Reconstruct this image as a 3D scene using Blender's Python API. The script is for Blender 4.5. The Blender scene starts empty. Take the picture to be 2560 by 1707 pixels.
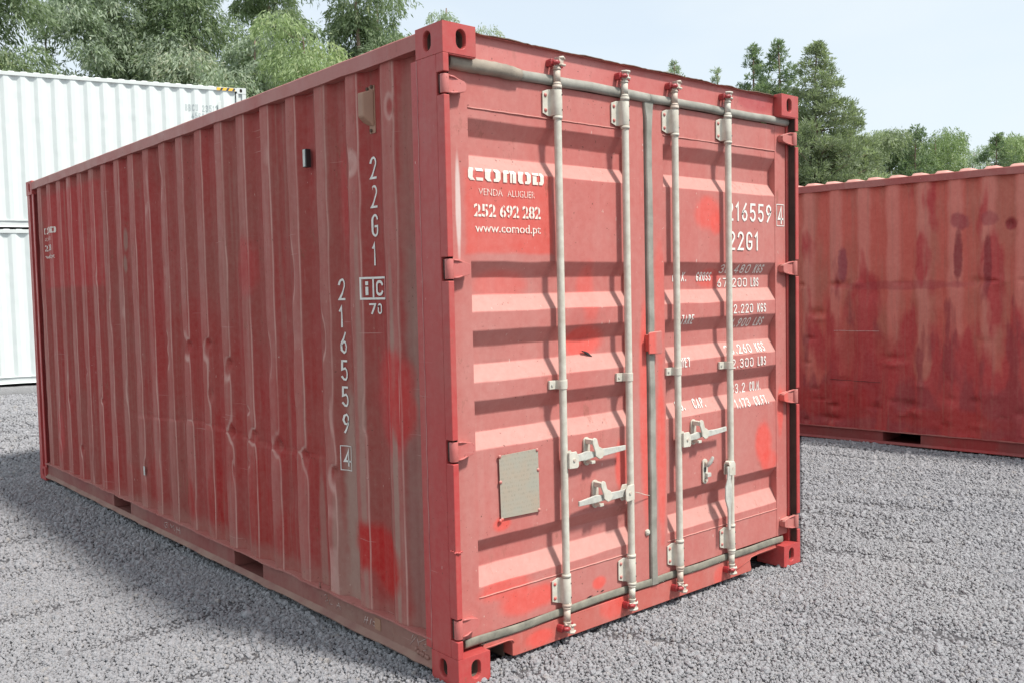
import bpy, bmesh, math, random
import numpy as np
from mathutils import Vector, Matrix
R = math.radians
scene = bpy.context.scene
COL = scene.collection
random.seed(7)

# ---------------------------------------------------------------- camera
cam_d = bpy.data.cameras.new('camera'); cam = bpy.data.objects.new('camera', cam_d); COL.objects.link(cam)
cam.location = (-2.15451, -2.84882, 1.56679)
cam.rotation_euler = (1.515333, 0.0219288, -0.7154807)
cam_d.sensor_width = 36.0
cam_d.lens = 36.0 * 2315.75 / 2560.0
cam_d.clip_start = 0.05; cam_d.clip_end = 2000
scene.camera = cam

# ---------------------------------------------------------------- light
SUN = Vector((0.34, -1.0, 1.58)).normalized()
elev = math.asin(SUN.z); az = math.atan2(SUN.x, SUN.y)
w = bpy.data.worlds.new("World"); scene.world = w; w.use_nodes = True
nt = w.node_tree; nt.nodes.clear()
out = nt.nodes.new('ShaderNodeOutputWorld'); bg = nt.nodes.new('ShaderNodeBackground')
sky = nt.nodes.new('ShaderNodeTexSky'); sky.sky_type = 'NISHITA'; sky.sun_disc = False
sky.sun_elevation = elev; sky.sun_rotation = az
sky.air_density = 1.0; sky.dust_density = 1.0; sky.ozone_density = 1.0
tc = nt.nodes.new('ShaderNodeTexCoord'); mp = nt.nodes.new('ShaderNodeMapping'); mp.inputs['Scale'].default_value = (1.6, 1.6, 5.0)
no = nt.nodes.new('ShaderNodeTexNoise'); no.inputs['Scale'].default_value = 1.3; no.inputs['Detail'].default_value = 6; no.inputs['Roughness'].default_value = .5
mr = nt.nodes.new('ShaderNodeMapRange'); mr.inputs['From Min'].default_value = .34; mr.inputs['From Max'].default_value = .66
mr.inputs['To Min'].default_value = .76; mr.inputs['To Max'].default_value = 1.0
mx = nt.nodes.new('ShaderNodeMixRGB'); mx.inputs['Color2'].default_value = (4.05, 4.45, 4.68, 1)
bg.inputs['Strength'].default_value = 0.118
L = nt.links.new
L(tc.outputs['Generated'], mp.inputs['Vector']); L(mp.outputs['Vector'], no.inputs['Vector']); L(no.outputs['Fac'], mr.inputs['Value'])
L(mr.outputs['Result'], mx.inputs['Fac']); L(sky.outputs['Color'], mx.inputs['Color1']); L(mx.outputs['Color'], bg.inputs['Color']); L(bg.outputs['Background'], out.inputs['Surface'])
sd = bpy.data.lights.new('sun', 'SUN'); sd.energy = 2.85; sd.angle = R(6); sd.color = (1.0, .955, .89)
so = bpy.data.objects.new('sun', sd); COL.objects.link(so); so.location = (3, -10, 14)
so.rotation_euler = (-SUN).to_track_quat('-Z', 'Y').to_euler()
scene.view_settings.view_transform = 'Standard'; scene.view_settings.look = 'None'
scene.view_settings.exposure = 0.86; scene.view_settings.gamma = 1.0

# ---------------------------------------------------------------- node helper
class NT:
    def __init__(s, name):
        s.m = bpy.data.materials.new(name); s.m.use_nodes = True; s.t = s.m.node_tree; s.t.nodes.clear()
        s.out = s.t.nodes.new('ShaderNodeOutputMaterial'); s.b = s.t.nodes.new('ShaderNodeBsdfPrincipled')
        s.t.links.new(s.b.outputs[0], s.out.inputs['Surface'])
        s.co = s.t.nodes.new('ShaderNodeTexCoord').outputs['Object']
    def n(s, k): return s.t.nodes.new('ShaderNode' + k)
    def set(s, inp, v):
        if isinstance(v, bpy.types.NodeSocket): s.t.links.new(v, inp)
        elif isinstance(v, (tuple, list)) and len(v) == 3 and inp.type == 'RGBA': inp.default_value = (*v, 1)
        else: inp.default_value = v
    def map(s, scale=(1, 1, 1), loc=(0, 0, 0), vec=None):
        m = s.n('Mapping'); s.set(m.inputs['Vector'], vec or s.co); m.inputs['Scale'].default_value = scale; m.inputs['Location'].default_value = loc
        return m.outputs[0]
    def noise(s, scale, detail=4, rough=.55, vec=None, dist=0, col=False):
        m = s.n('TexNoise'); s.set(m.inputs['Vector'], vec or s.co); m.inputs['Scale'].default_value = scale
        m.inputs['Detail'].default_value = detail; m.inputs['Roughness'].default_value = rough; m.inputs['Distortion'].default_value = dist
        return m.outputs['Color' if col else 'Fac']
    def math(s, op, a, b=0.0, c=0.0):
        m = s.n('Math'); m.operation = op; s.set(m.inputs[0], a); s.set(m.inputs[1], b); s.set(m.inputs[2], c); return m.outputs[0]
    def rng(s, v, a, b, c=0.0, d=1.0, smooth=False):
        m = s.n('MapRange'); s.set(m.inputs['Value'], v)
        if smooth: m.interpolation_type = 'SMOOTHSTEP'
        m.inputs['From Min'].default_value = a; m.inputs['From Max'].default_value = b; m.inputs['To Min'].default_value = c; m.inputs['To Max'].default_value = d
        return m.outputs['Result']
    def mix(s, f, a, b, mode='MIX'):
        m = s.n('MixRGB'); m.blend_type = mode; s.set(m.inputs[0], f); s.set(m.inputs[1], a); s.set(m.inputs[2], b); return m.outputs[0]
    def sep(s, vec=None):
        m = s.n('SeparateXYZ'); s.set(m.inputs[0], vec or s.co); return m.outputs
    def bump(s, h, strength=.3, dist=.01):
        m = s.n('Bump'); m.inputs['Strength'].default_value = strength; m.inputs['Distance'].default_value = dist; s.set(m.inputs['Height'], h)
        s.t.links.new(m.outputs[0], s.b.inputs['Normal']); return m
    def fin(s, col, rough=.5, metal=0.0, spec=.5):
        s.set(s.b.inputs['Base Color'], col); s.set(s.b.inputs['Roughness'], rough); s.set(s.b.inputs['Metallic'], metal)
        s.b.inputs['Specular IOR Level'].default_value = spec
        return s.m

def paint(name, base, worn, dust, patches=(), dustamt=.5, streak=.5, chips=True, rough=.5, scr=True, vert=True, blotch=None, blotchamt=.4, spec=.4, crest=None, ledge=None, rust=.45):
    """patches: (axis, h, z, rh, rz, colour, strength, boxy)"""
    s = NT(name)
    c = s.mix(s.rng(s.noise(1.7, 5, .6, s.map((1, 1, .45))), .38, .66), base, worn)
    if blotch:
        bl = s.rng(s.noise(3.0, 3, .5, s.map((1.2, 1.2, .35), (3, 7, 1))), .5, .62)
        c = s.mix(s.math('MULTIPLY', bl, blotchamt), c, blotch)
    wob = s.noise(7.0, 3, .6)
    sx = s.sep()
    if crest: c = s.mix(s.math('MULTIPLY', s.rng(sx[0], .016, .022, 1, 0), s.rng(s.noise(1, 4, .6, s.map((3, 9, 1.1), (4, 2, 7))), .3, .6, .3, .9)), c, s.mix(.62, c, crest))  # outer flats painted paler: wear plus the sky light they catch
    for (ax, h, z, rh, rz, pc, st, boxy) in patches:
        a = s.math('DIVIDE', s.math('SUBTRACT', sx[ax], h), rh)
        b = s.math('DIVIDE', s.math('SUBTRACT', sx[2], z), rz)
        if boxy:
            d = s.math('MAXIMUM', s.math('ABSOLUTE', a), s.math('ABSOLUTE', b))
            f = s.rng(s.math('ADD', d, s.math('MULTIPLY', wob, .12)), 1.0, 1.14, 1, 0, True)
        else:
            d = s.math('SQRT', s.math('ADD', s.math('MULTIPLY', a, a), s.math('MULTIPLY', b, b)))
            f = s.rng(s.math('ADD', d, s.math('MULTIPLY', wob, .6)), .95, 1.55, 1, 0, True)
        c = s.mix(s.math('MULTIPLY', f, st), c, pc)
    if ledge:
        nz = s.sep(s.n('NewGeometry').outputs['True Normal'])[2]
        c = s.mix(s.math('MULTIPLY', s.rng(nz, .25, .42), .55), c, ledge)  # up-facing slopes paler: settled dust plus painted-in sunlight
    if crest:   # bends of the outer ribs: wear mixed with a painted edge highlight
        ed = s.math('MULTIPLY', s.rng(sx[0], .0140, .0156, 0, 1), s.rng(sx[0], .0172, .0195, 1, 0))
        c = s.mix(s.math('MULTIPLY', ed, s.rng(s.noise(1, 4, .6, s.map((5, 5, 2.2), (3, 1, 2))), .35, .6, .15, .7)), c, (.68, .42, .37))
    # rain streaked dust
    st1 = s.noise(1.0, 4, .6, s.map((34, 34, .9)))
    st2 = s.noise(1.0, 5, .6, s.map((9, 9, .6), (5, 1, 2)))
    sf = s.math('MULTIPLY', s.rng(st1, .45, .75), s.rng(st2, .4, .7))
    c = s.mix(s.math('MULTIPLY', sf, streak), c, dust)
    c = s.mix(s.math('MULTIPLY', s.rng(s.noise(2.6, 6, .65, s.map((1, 1, 1), (9, 2, 4))), .5, .8), dustamt), c, dust)
    # grime, dark specks, chips
    g = s.rng(s.noise(26, 5, .65), .2, .8, .86, 1.08)
    c = s.mix(1.0, c, s.n_comb(g), 'MULTIPLY') if False else s.mix(.16, c, s.mix(s.rng(s.noise(30, 5, .7), .3, .7), tuple(x * .62 for x in base), dust))
    if chips:
        ck = s.math('MULTIPLY', s.rng(s.noise(75, 3, .5), .69, .71), s.rng(s.noise(3.3, 3, .5, s.map((1, 1, 1), (1, 8, 4))), .47, .58))
        c = s.mix(s.math('MULTIPLY', ck, .75), c, (.10, .045, .03))
        ck2 = s.math('MULTIPLY', s.rng(s.noise(62, 3, .5, s.map((1, 1, .5), (4, 4, 4))), .72, .74), s.rng(s.noise(2.2, 3, .5, s.map((1, 1, 1), (6, 8, 4))), .5, .6))
        c = s.mix(s.math('MULTIPLY', ck2, .7), c, (.6, .45, .4))
    if scr:
        sc = s.rng(s.noise(1.0, 2, .4, s.map((2.2, 2.2, 95)), dist=.25), .72, .735)
        sc = s.math('MULTIPLY', sc, s.rng(s.noise(2.0, 2, .5, s.map((1, 1, 1), (2, 1, 9))), .5, .58))
        c = s.mix(s.math('MULTIPLY', sc, .4), c, (.62, .40, .36))
        sv = s.rng(s.noise(1.0, 2, .4, s.map((120, 120, 1.7)), dist=.3), .755, .775)
        sv = s.math('MULTIPLY', sv, s.rng(s.noise(1.7, 2, .5, s.map((1, 1, 1), (7, 3, 5))), .52, .6))
        c = s.mix(s.math('MULTIPLY', sv, .55), c, (.62, .45, .4))
    if rust:
        rs = s.math('MULTIPLY', s.rng(s.noise(11, 6, .75, s.map((1, 1, .5), (3, 3, 3))), .60, .63), s.rng(s.noise(1.6, 3, .5, s.map((1, 1, 1), (5, 5, 1))), .50, .60))
        c = s.mix(s.math('MULTIPLY', rs, rust), c, s.mix(s.rng(s.noise(60, 3, .6), .4, .6), (.20, .085, .055), (.30, .12, .085)))
    h = s.math('ADD', s.noise(9, 3, .5), s.math('MULTIPLY', s.noise(120, 2, .5), .06))
    s.bump(h, .25, .006)
    return s.fin(c, s.rng(s.noise(6, 4, .6), .3, .7, rough - .1, rough + .14), 0, spec)

def simple(name, col, col2=None, rough=.5, metal=0.0, scale=8, bump=.2, spec=.5, amt=1.0, bscale=40):
    s = NT(name)
    c = s.mix(s.math('MULTIPLY', s.rng(s.noise(scale, 5, .6), .38, .68), amt), col, col2 or tuple(x * .7 for x in col))
    s.bump(s.noise(bscale, 4, .6), bump, .003)
    return s.fin(c, rough, metal, spec)

# colours
RED = (.365, .040, .038); REDW = (.31, .078, .064); DUST = (.38, .25, .205); FRESH = (.38, .013, .013); FRESH2 = (.52, .040, .045)
side_p = [(1, .46, 1.17, .13, .17, FRESH2, .75, 0), (1, .36, 1.02, .08, .1, FRESH2, .8, 0), (1, .44, 1.0, .12, .13, FRESH2, .8, 0),
          (1, .82, 2.0, .035, .22, FRESH2, .5, 0), (1, 1.75, .38, .12, .36, FRESH, .85, 0), (1, 1.45, .25, .12, .22, FRESH, .6, 0), (1, 2.30, .36, .10, .26, FRESH, .85, 0),
          (1, 2.7, .33, .10, .20, FRESH, .8, 0), (1, 3.3, .36, .14, .18, FRESH, .45, 0), (1, 2.1, .75, .35, .22, FRESH, .4, 0), (1, 1.25, .95, .3, .4, FRESH, .3, 0), (1, 3.9, .3, .5, .13, FRESH, .35, 0),
          (1, 5.43, .44, .06, .2, FRESH2, .7, 0), (1, 4.93, 2.05, .72, .38, FRESH2, .60, 1), (1, 1.83, 1.72, .14, .16, FRESH2, .55, 0), (1, 2.6, 1.2, .7, .35, FRESH, .28, 0),
          (1, 3.69, 1.97, .018, .08, (.33, .22, .18), .7, 0), (1, 3.70, 1.80, .016, .06, (.33, .22, .18), .7, 0), (1, 3.02, 2.25, .05, .12, (.16, .08, .07), .8, 0),
          (1, .83, .45, .06, .75, DUST, .9, 0), (1, .93, .30, .05, .4, DUST, .6, 0), (1, .42, .8, .02, .9, DUST, .8, 0), (1, .68, .9, .025, 1.0, DUST, .6, 0), (1, .30, .8, .06, 1.0, (.30, .15, .13), .8, 0), (1, 2.0, .1, 2.6, .14, DUST, .35, 0), (1, 1.12, .35, .03, .4, DUST, .5, 0), (1, .30, 1.9, .06, .7, DUST, .4, 0), (1, .43, 1.20, .13, .13, (.58, .04, .04), .8, 0), (1, .38, 1.06, .08, .12, (.58, .035, .035), .85, 0), (1, .65, .44, .16, .115, (.48, .016, .015), 1, 0), (1, .53, .37, .12, .135, (.48, .016, .015), 1, 0)]
M = {}
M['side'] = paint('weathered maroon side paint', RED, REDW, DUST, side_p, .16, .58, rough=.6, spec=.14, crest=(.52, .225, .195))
M['frame'] = paint('repainted red frame paint', (.48, .058, .056), (.45, .072, .068), DUST, [(2, 0, .5, 9, .6, FRESH2, .45, 0)], .22, .2, rough=.42)
M['rail'] = paint('dusty bottom rail paint', (.29, .065, .060), (.30, .12, .10), (.38, .25, .20), [(1, .35, .09, .75, .5, (.30, .17, .135), .8, 0)], .5, .35, rough=.6)
M['foot'] = simple('dusty rail foot', (.30, .185, .145), (.24, .115, .095), .85, 0, 6, .4)
M['weld'] = simple('pale weld line', (.52, .25, .23), (.40, .10, .10), .5, 0, 9)
M['toprail'] = paint('faded top rail paint', (.42, .125, .110), (.46, .19, .165), (.42, .25, .21), [], .4, .3, rough=.5)
DR = (.50, .142, .124); DRW = (.49, .185, .163); DD = (.54, .33, .295); DF = (.74, .080, .060)
door_p = [(0, .098, 1.90, .013, .20, (.72, .62, .58), .85, 0), (0, .372, 1.882, .238, .165, (.62, .092, .072), .95, 1), (0, .34, 1.59, .15, .07, DF, .55, 0), (0, .82, 1.33, .12, .07, DF, .8, 0), (0, .84, 1.55, .06, .14, DF, .5, 0),  # first entry: sun glint painted on the stile over a pale worn streak
          (0, 1.70, 1.93, .11, .09, DF, .7, 0), (0, 1.76, 1.88, .05, .06, DF, .7, 0), (0, 1.2, 1.0, .045, .55, DF, .75, 0), (0, 1.31, .75, .035, .42, DF, .8, 0), (0, 1.31, 1.5, .04, .3, DF, .4, 0),
          (0, 2.17, .70, .075, .12, DF, .85, 0), (0, 2.22, .60, .08, .06, DF, .7, 0), (0, 2.33, .86, .03, .14, DF, .7, 0), (0, .44, .25, .18, .06, DF, .85, 0), (0, .30, .33, .14, .05, DF, .7, 0), (0, .86, .225, .045, .03, DF, .9, 0),
          (0, .29, .60, .05, .03, DF, .85, 0), (0, 1.02, .75, .04, .12, DF, .75, 0), (0, .35, 1.2, .2, .5, DRW, .3, 0), (0, 1.75, 1.6, .1, .05, DF, .6, 0), (0, .12, 1.0, .03, .6, DRW, .5, 0)]
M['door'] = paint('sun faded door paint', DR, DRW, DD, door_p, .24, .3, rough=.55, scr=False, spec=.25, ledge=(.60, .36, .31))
M['header'] = paint('door header paint', (.52, .120, .108), (.50, .155, .138), DD, [(0, 2.1, 2.53, .2, .05, (.40, .04, .05), .7, 0), (0, .45, 2.5, .5, .3, (.60, .21, .19), .6, 0)], .2, .15, rough=.42)
M['sill'] = paint('door sill paint', (.52, .10, .078), (.48, .14, .115), DD, [(0, .48, .07, .08, .04, DF, .9, 0), (0, .95, .1, .09, .06, DF, .8, 0), (0, 1.75, .06, .05, .05, DF, .8, 0)], .35, .3, rough=.5)
M['rod'] = simple('cream lock rod paint', (.62, .60, .52), (.46, .42, .35), .6, 0, 22, .3, .25, .8)
M['rodrust'] = simple('stained rod end paint', (.50, .40, .33), (.58, .52, .44), .55, 0, 30, .3)
M['galv'] = simple('worn galvanised handle', (.60, .60, .54), (.42, .42, .38), .45, .1, 25, .35)
M['gasket'] = simple('grey weathered rubber seal', (.33, .32, .28), (.21, .205, .175), .75, 0, 9, .5)
M['gasketd'] = simple('dusty rubber seal', (.32, .275, .22), (.22, .19, .155), .85, 0, 12, .6)
M['gasketb'] = simple('grimy flat rubber seal', (.26, .25, .20), (.15, .145, .12), .85, 0, 16, .6)
M['dark'] = simple('dark brown shade and grime', (.055, .038, .03), (.03, .02, .016), .8)
M['pocket'] = simple('grimy pocket steel and hole shade', (.15, .115, .09), (.09, .06, .05), .8, 0, 6)
M['keeper'] = simple('glossy red keeper paint', (.36, .035, .04), (.26, .04, .04), .4, 0, 30)
M['vent'] = simple('tan plastic vent', (.40, .225, .15), (.33, .18, .12), .6, 0, 6, .2)
M['white'] = NT('white lettering').fin((.80, .78, .72), .5) if False else simple('white stencil lettering', (.82, .80, .75), (.66, .62, .57), .55, 0, 40, .1, .3, .6)
M['sprayw'] = simple('pale sprayed lettering', (.78, .76, .68), (.80, .55, .48), .6, 0, 60, .1, .3, .7)
M['grey'] = simple('grey stencil lettering', (.36, .42, .43), (.60, .64, .64), .6, 0, 6, .1, .3, .8)
M['chalk'] = simple('chalk writing', (.72, .60, .56), (.52, .36, .32), .9, 0, 50)
M['black'] = simple('black plastic', (.02, .02, .022), (.03, .03, .03), .4)
M['pale'] = simple('pale sticker', (.62, .66, .62), (.5, .5, .46), .4, 0, 20)
M['roofdirt'] = simple('dirty brown roof lip', (.10, .065, .045), (.16, .10, .07), .9, 0, 20)
M['wood'] = simple('dark plywood floor', (.07, .05, .035), (.04, .03, .02), .8)

def plate_mat():
    s = NT('engraved data plate')
    x, y, z = s.sep()
    rows = s.math('ABSOLUTE', s.math('SINE', s.math('MULTIPLY', z, 165)))
    marks = s.math('MULTIPLY', s.rng(rows, .6, .8), s.rng(s.noise(1, 3, .7, s.map((150, 150, 40))), .5, .6))
    c = s.mix(s.rng(s.noise(9, 4, .6), .35, .65), (.42, .40, .33), (.47, .38, .29))
    c = s.mix(s.math('MULTIPLY', marks, .28), c, (.22, .20, .16))
    s.bump(marks, .2, .001)
    return s.fin(c, .5, .25)
M['plate'] = plate_mat()

def wpaint():
    s = NT('clean white container paint')
    c = s.mix(s.rng(s.noise(1.0, 3, .5, s.map((8, 8, .3))), .4, .7), (.70, .75, .735), (.67, .72, .705))
    c = s.mix(s.math('MULTIPLY', s.rng(s.noise(1.4, 5, .6), .55, .8), .25), c, (.62, .62, .58))
    s.bump(s.noise(5, 2, .5), .1, .006)
    return s.fin(c, .42, 0, .4)
M['wpaint'] = wpaint()
M['wtrim'] = simple('white container rail paint', (.66, .70, .685), (.62, .65, .64), .45, 0, 3, .1)

def hazard():
    s = NT('black and yellow hazard tape')
    x, y, z = s.sep()
    f = s.math('FRACT', s.math('MULTIPLY', s.math('ADD', y, s.math('MULTIPLY', z, .6)), 8.3))
    c = s.mix(s.math('GREATER_THAN', f, .36), (.05, .055, .06), (.85, .50, .05))
    return s.fin(c, .5)
M['hazard'] = hazard()

def rusty():
    s = NT('patched red and ochre container paint')
    b1 = s.noise(1.0, 4, .55, s.map((1.0, 3.3, .75), (2, 3, 5)))
    c = s.mix(s.rng(b1, .44, .56), (.72, .150, .112), (.60, .175, .125))
    x, y, z = s.sep()
    c = s.mix(s.math('MULTIPLY', s.rng(x, .018, .034, .62, 0), s.rng(z, .6, 1.6, .35, 1)), c, (.84, .30, .24))  # rib crests painted paler in place of light and shade on the ribs
    # darker maroon repaint, blocky, denser towards the bottom and one end
    b2 = s.noise(1.0, 3, .5, s.map((1.2, 3.6, 1.1), (8, 3, 1)))
    lowf = s.rng(z, .5, 2.2, .16, -.12); endf = s.rng(y, 4.2, 2.6, -.02, .09)
    f = s.rng(s.math('ADD', s.math('ADD', b2, lowf), endf), .53, .60)
    c = s.mix(s.math('MULTIPLY', f, .85), c, (.56, .045, .055))
    b3 = s.noise(1.0, 3, .5, s.map((2, 5.5, 1.6), (1, 9, 6)))
    c = s.mix(s.math('MULTIPLY', s.rng(s.math('ADD', b3, lowf), .60, .68), .8), c, (.36, .05, .06))
    wob = s.noise(8, 3, .6)
    for (h, zz, rh, rz, pc, st) in [(3.45, 2.12, .085, .09, (.38, .06, .08), .75), (3.20, 2.13, .085, .075, (.38, .06, .08), .6), (3.03, 2.07, .06, .07, (.34, .035, .045), .95), (3.46, 1.8, .045, .25, (.28, .035, .045), .9),
                                    (3.21, 1.75, .04, .28, (.28, .035, .045), .85), (4.54, 1.75, .05, .22, (.33, .06, .09), .8), (4.0, 1.55, .75, .05, (.46, .06, .075), .5), (4.35, .75, .5, .45, (.52, .04, .045), .6), (4.6, .4, .5, .2, (.50, .03, .032), .8), (3.6, .3, .6, .12, (.50, .035, .035), .7)]:
        a = s.math('DIVIDE', s.math('SUBTRACT', y, h), rh); b = s.math('DIVIDE', s.math('SUBTRACT', z, zz), rz)
        d = s.math('SQRT', s.math('ADD', s.math('MULTIPLY', a, a), s.math('MULTIPLY', b, b)))
        c = s.mix(s.math('MULTIPLY', s.rng(s.math('ADD', d, s.math('MULTIPLY', wob, .9)), 1.05, 1.5, 1, 0, True), st), c, pc)
    c = s.mix(s.math('MULTIPLY', s.rng(s.noise(1, 4, .6, s.map((20, 30, 1))), .5, .75), .35), c, (.40, .20, .15))
    c = s.mix(.25, c, s.mix(s.rng(s.noise(30, 5, .7), .3, .7), (.2, .03, .03), (.42, .2, .16)))
    s.bump(s.noise(10, 3, .5), .3, .006)
    return s.fin(c, s.rng(b1, .3, .7, .5, .68), 0, .16)
M['rusty'] = rusty()
M['rroof'] = simple('sun bleached roof paint', (.62, .33, .28), (.55, .25, .21), .7, 0, 5)
M['rtrim'] = paint('dusty red rail paint', (.40, .085, .075), (.44, .15, .13), (.5, .28, .24), [], .4, .3, rough=.5)
M['rbot'] = paint('dark red bottom rail paint', (.30, .045, .045), (.26, .06, .055), (.35, .18, .15), [(1, 3.4, .09, .3, .4, (.40, .03, .03), .8, 0)], .3, .3, rough=.5)

# ---------------------------------------------------------------- mesh helpers
def obj(name, bm, mat, parent=None, bevel=0.0, smooth=False, segs=2):
    me = bpy.data.meshes.new(name)
    if isinstance(bm, bmesh.types.BMesh):
        bm.normal_update(); bm.to_mesh(me); bm.free()
    else: me = bm
    for m in (mat if isinstance(mat, (list, tuple)) else [mat]): me.materials.append(m)
    o = bpy.data.objects.new(name, me); COL.objects.link(o)
    if parent is not None: o.parent = parent
    if smooth:
        for p in me.polygons: p.use_smooth = True
    if bevel:
        b = o.modifiers.new('bevel', 'BEVEL'); b.width = bevel; b.segments = segs; b.limit_method = 'ANGLE'; b.angle_limit = R(40); b.harden_normals = False
    return o
def part(name, bm, mat, parent, bevel=0.0, smooth=False, **k): return obj(name, bm, mat, parent, bevel, smooth, **k)
def islands(bm):
    seen = set(); out_ = []
    for v in bm.verts:
        if v in seen: continue
        st = [v]; seen.add(v); comp = []
        while st:
            q = st.pop(); comp.append(q)
            for e in q.link_edges:
                o_ = e.other_vert(q)
                if o_ not in seen: seen.add(o_); st.append(o_)
        out_.append(comp)
    return out_
def parts(name, bm, mat, parent, bevel=0.0, smooth=False):
    """one object per loose piece"""
    for comp in islands(bm):
        b2 = BM(); mp_ = {v: b2.verts.new(v.co) for v in comp}; fs = {f for v in comp for f in v.link_faces}
        for f in fs: nf = b2.faces.new([mp_[v] for v in f.verts]); nf.smooth = f.smooth
        part(name, b2, mat, parent, bevel, smooth)
    bm.free()
def root(name, loc, label, cat, rz=0, group=None):
    o = bpy.data.objects.new(name, None); COL.objects.link(o); o.location = loc; o.rotation_euler = (0, 0, rz); o.empty_display_size = .3
    o['label'] = label; o['category'] = cat
    if group: o['group'] = group
    return o
def box(bm, x0, x1, y0, y1, z0, z1, M_=None):
    r = bmesh.ops.create_cube(bm, size=1.0)
    for v in r['verts']:
        v.co = Vector(((x0 + x1) / 2 + v.co.x * (x1 - x0), (y0 + y1) / 2 + v.co.y * (y1 - y0), (z0 + z1) / 2 + v.co.z * (z1 - z0)))
        if M_: v.co = M_ @ v.co
    return r['verts']
def tube(bm, p0, p1, r0, r1=None, n=16, caps=True):
    p0, p1 = Vector(p0), Vector(p1); r1 = r0 if r1 is None else r1
    q = (p1 - p0).to_track_quat('Z', 'Y'); rings = []
    for p, r in ((p0, r0), (p1, r1)):
        rings.append([bm.verts.new(p + q @ Vector((r * math.cos(2 * math.pi * i / n), r * math.sin(2 * math.pi * i / n), 0))) for i in range(n)])
    for i in range(n):
        f = bm.faces.new((rings[0][i], rings[0][(i + 1) % n], rings[1][(i + 1) % n], rings[1][i])); f.smooth = True
    if caps: bm.faces.new(list(reversed(rings[0]))); bm.faces.new(rings[1])
def polytube(bm, pts, rad, n=8, flat=None):
    pts = [Vector(p) for p in pts]; rings = []
    for i, p in enumerate(pts):
        d = (pts[min(i + 1, len(pts) - 1)] - pts[max(i - 1, 0)]).normalized()
        ref = Vector((0, 0, 1)) if abs(d.z) < .95 else Vector((1, 0, 0))
        a = d.cross(ref).normalized(); b = a.cross(d).normalized()
        r = rad[i] if isinstance(rad, list) else rad
        ra, rb = (r if isinstance(r, tuple) else (r, r))
        rings.append([bm.verts.new(p + a * ra * math.cos(2 * math.pi * k / n) + b * rb * math.sin(2 * math.pi * k / n)) for k in range(n)])
    for i in range(len(rings) - 1):
        for k in range(n):
            f = bm.faces.new((rings[i][k], rings[i][(k + 1) % n], rings[i + 1][(k + 1) % n], rings[i + 1][k])); f.smooth = True
    bm.faces.new(list(reversed(rings[0]))); bm.faces.new(rings[-1])
    bmesh.ops.recalc_face_normals(bm, faces=bm.faces[:])
def prism(bm, pts, y0, y1, axis='y'):
    """extrude a 2-D outline (x,z) along y, or (y,z) along x"""
    a, b = [], []
    for (u, v) in pts:
        if axis == 'y': a.append(bm.verts.new((u, y0, v))); b.append(bm.verts.new((u, y1, v)))
        else: a.append(bm.verts.new((y0, u, v))); b.append(bm.verts.new((y1, u, v)))
    n = len(pts)
    bm.faces.new(a); bm.faces.new(list(reversed(b)))
    for i in range(n): bm.faces.new((a[(i + 1) % n], a[i], b[i], b[(i + 1) % n]))
    bmesh.ops.recalc_face_normals(bm, faces=bm.faces[:])
def BM(): return bmesh.new()
def grid(name, X, Y, Z, mat, parent, smooth=False):
    nr, nc = X.shape
    co = np.stack([X, Y, Z], -1).reshape(-1, 3).astype(np.float32)
    i = np.arange(nr - 1)[:, None] * nc + np.arange(nc - 1)[None]
    q = np.stack([i, i + 1, i + nc + 1, i + nc], -1).reshape(-1, 4)
    me = bpy.data.meshes.new(name); me.from_pydata(co.tolist(), [], q.tolist()); me.update()
    return obj(name, me, mat, parent, 0, smooth)
rng = np.random.default_rng(5)

# ---------------------------------------------------------------- corrugated side wall
PITCH = .2795; Y0C = .45; XO = .012; XI = .048
def xs(y, xo=XO, xi=XI):
    t = np.mod(np.asarray(y, float) - Y0C, PITCH)
    return np.interp(t, [0, .068, .138, .208, PITCH], [xo, xi, xi, xo, xo])
def smooth_noise(n, m, seed, k):
    r = np.random.default_rng(seed); g = r.normal(size=(n // k + 3, m // k + 3))
    yi = np.linspace(0, g.shape[0] - 1.001, n); xi = np.linspace(0, g.shape[1] - 1.001, m)
    y0 = yi.astype(int); x0 = xi.astype(int); fy = (yi - y0)[:, None]; fx = (xi - x0)[None]
    fy = fy * fy * (3 - 2 * fy); fx = fx * fx * (3 - 2 * fx)
    return (g[y0][:, x0] * (1 - fy) * (1 - fx) + g[y0 + 1][:, x0] * fy * (1 - fx) + g[y0][:, x0 + 1] * (1 - fy) * fx + g[y0 + 1][:, x0 + 1] * fy * fx)
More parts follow.
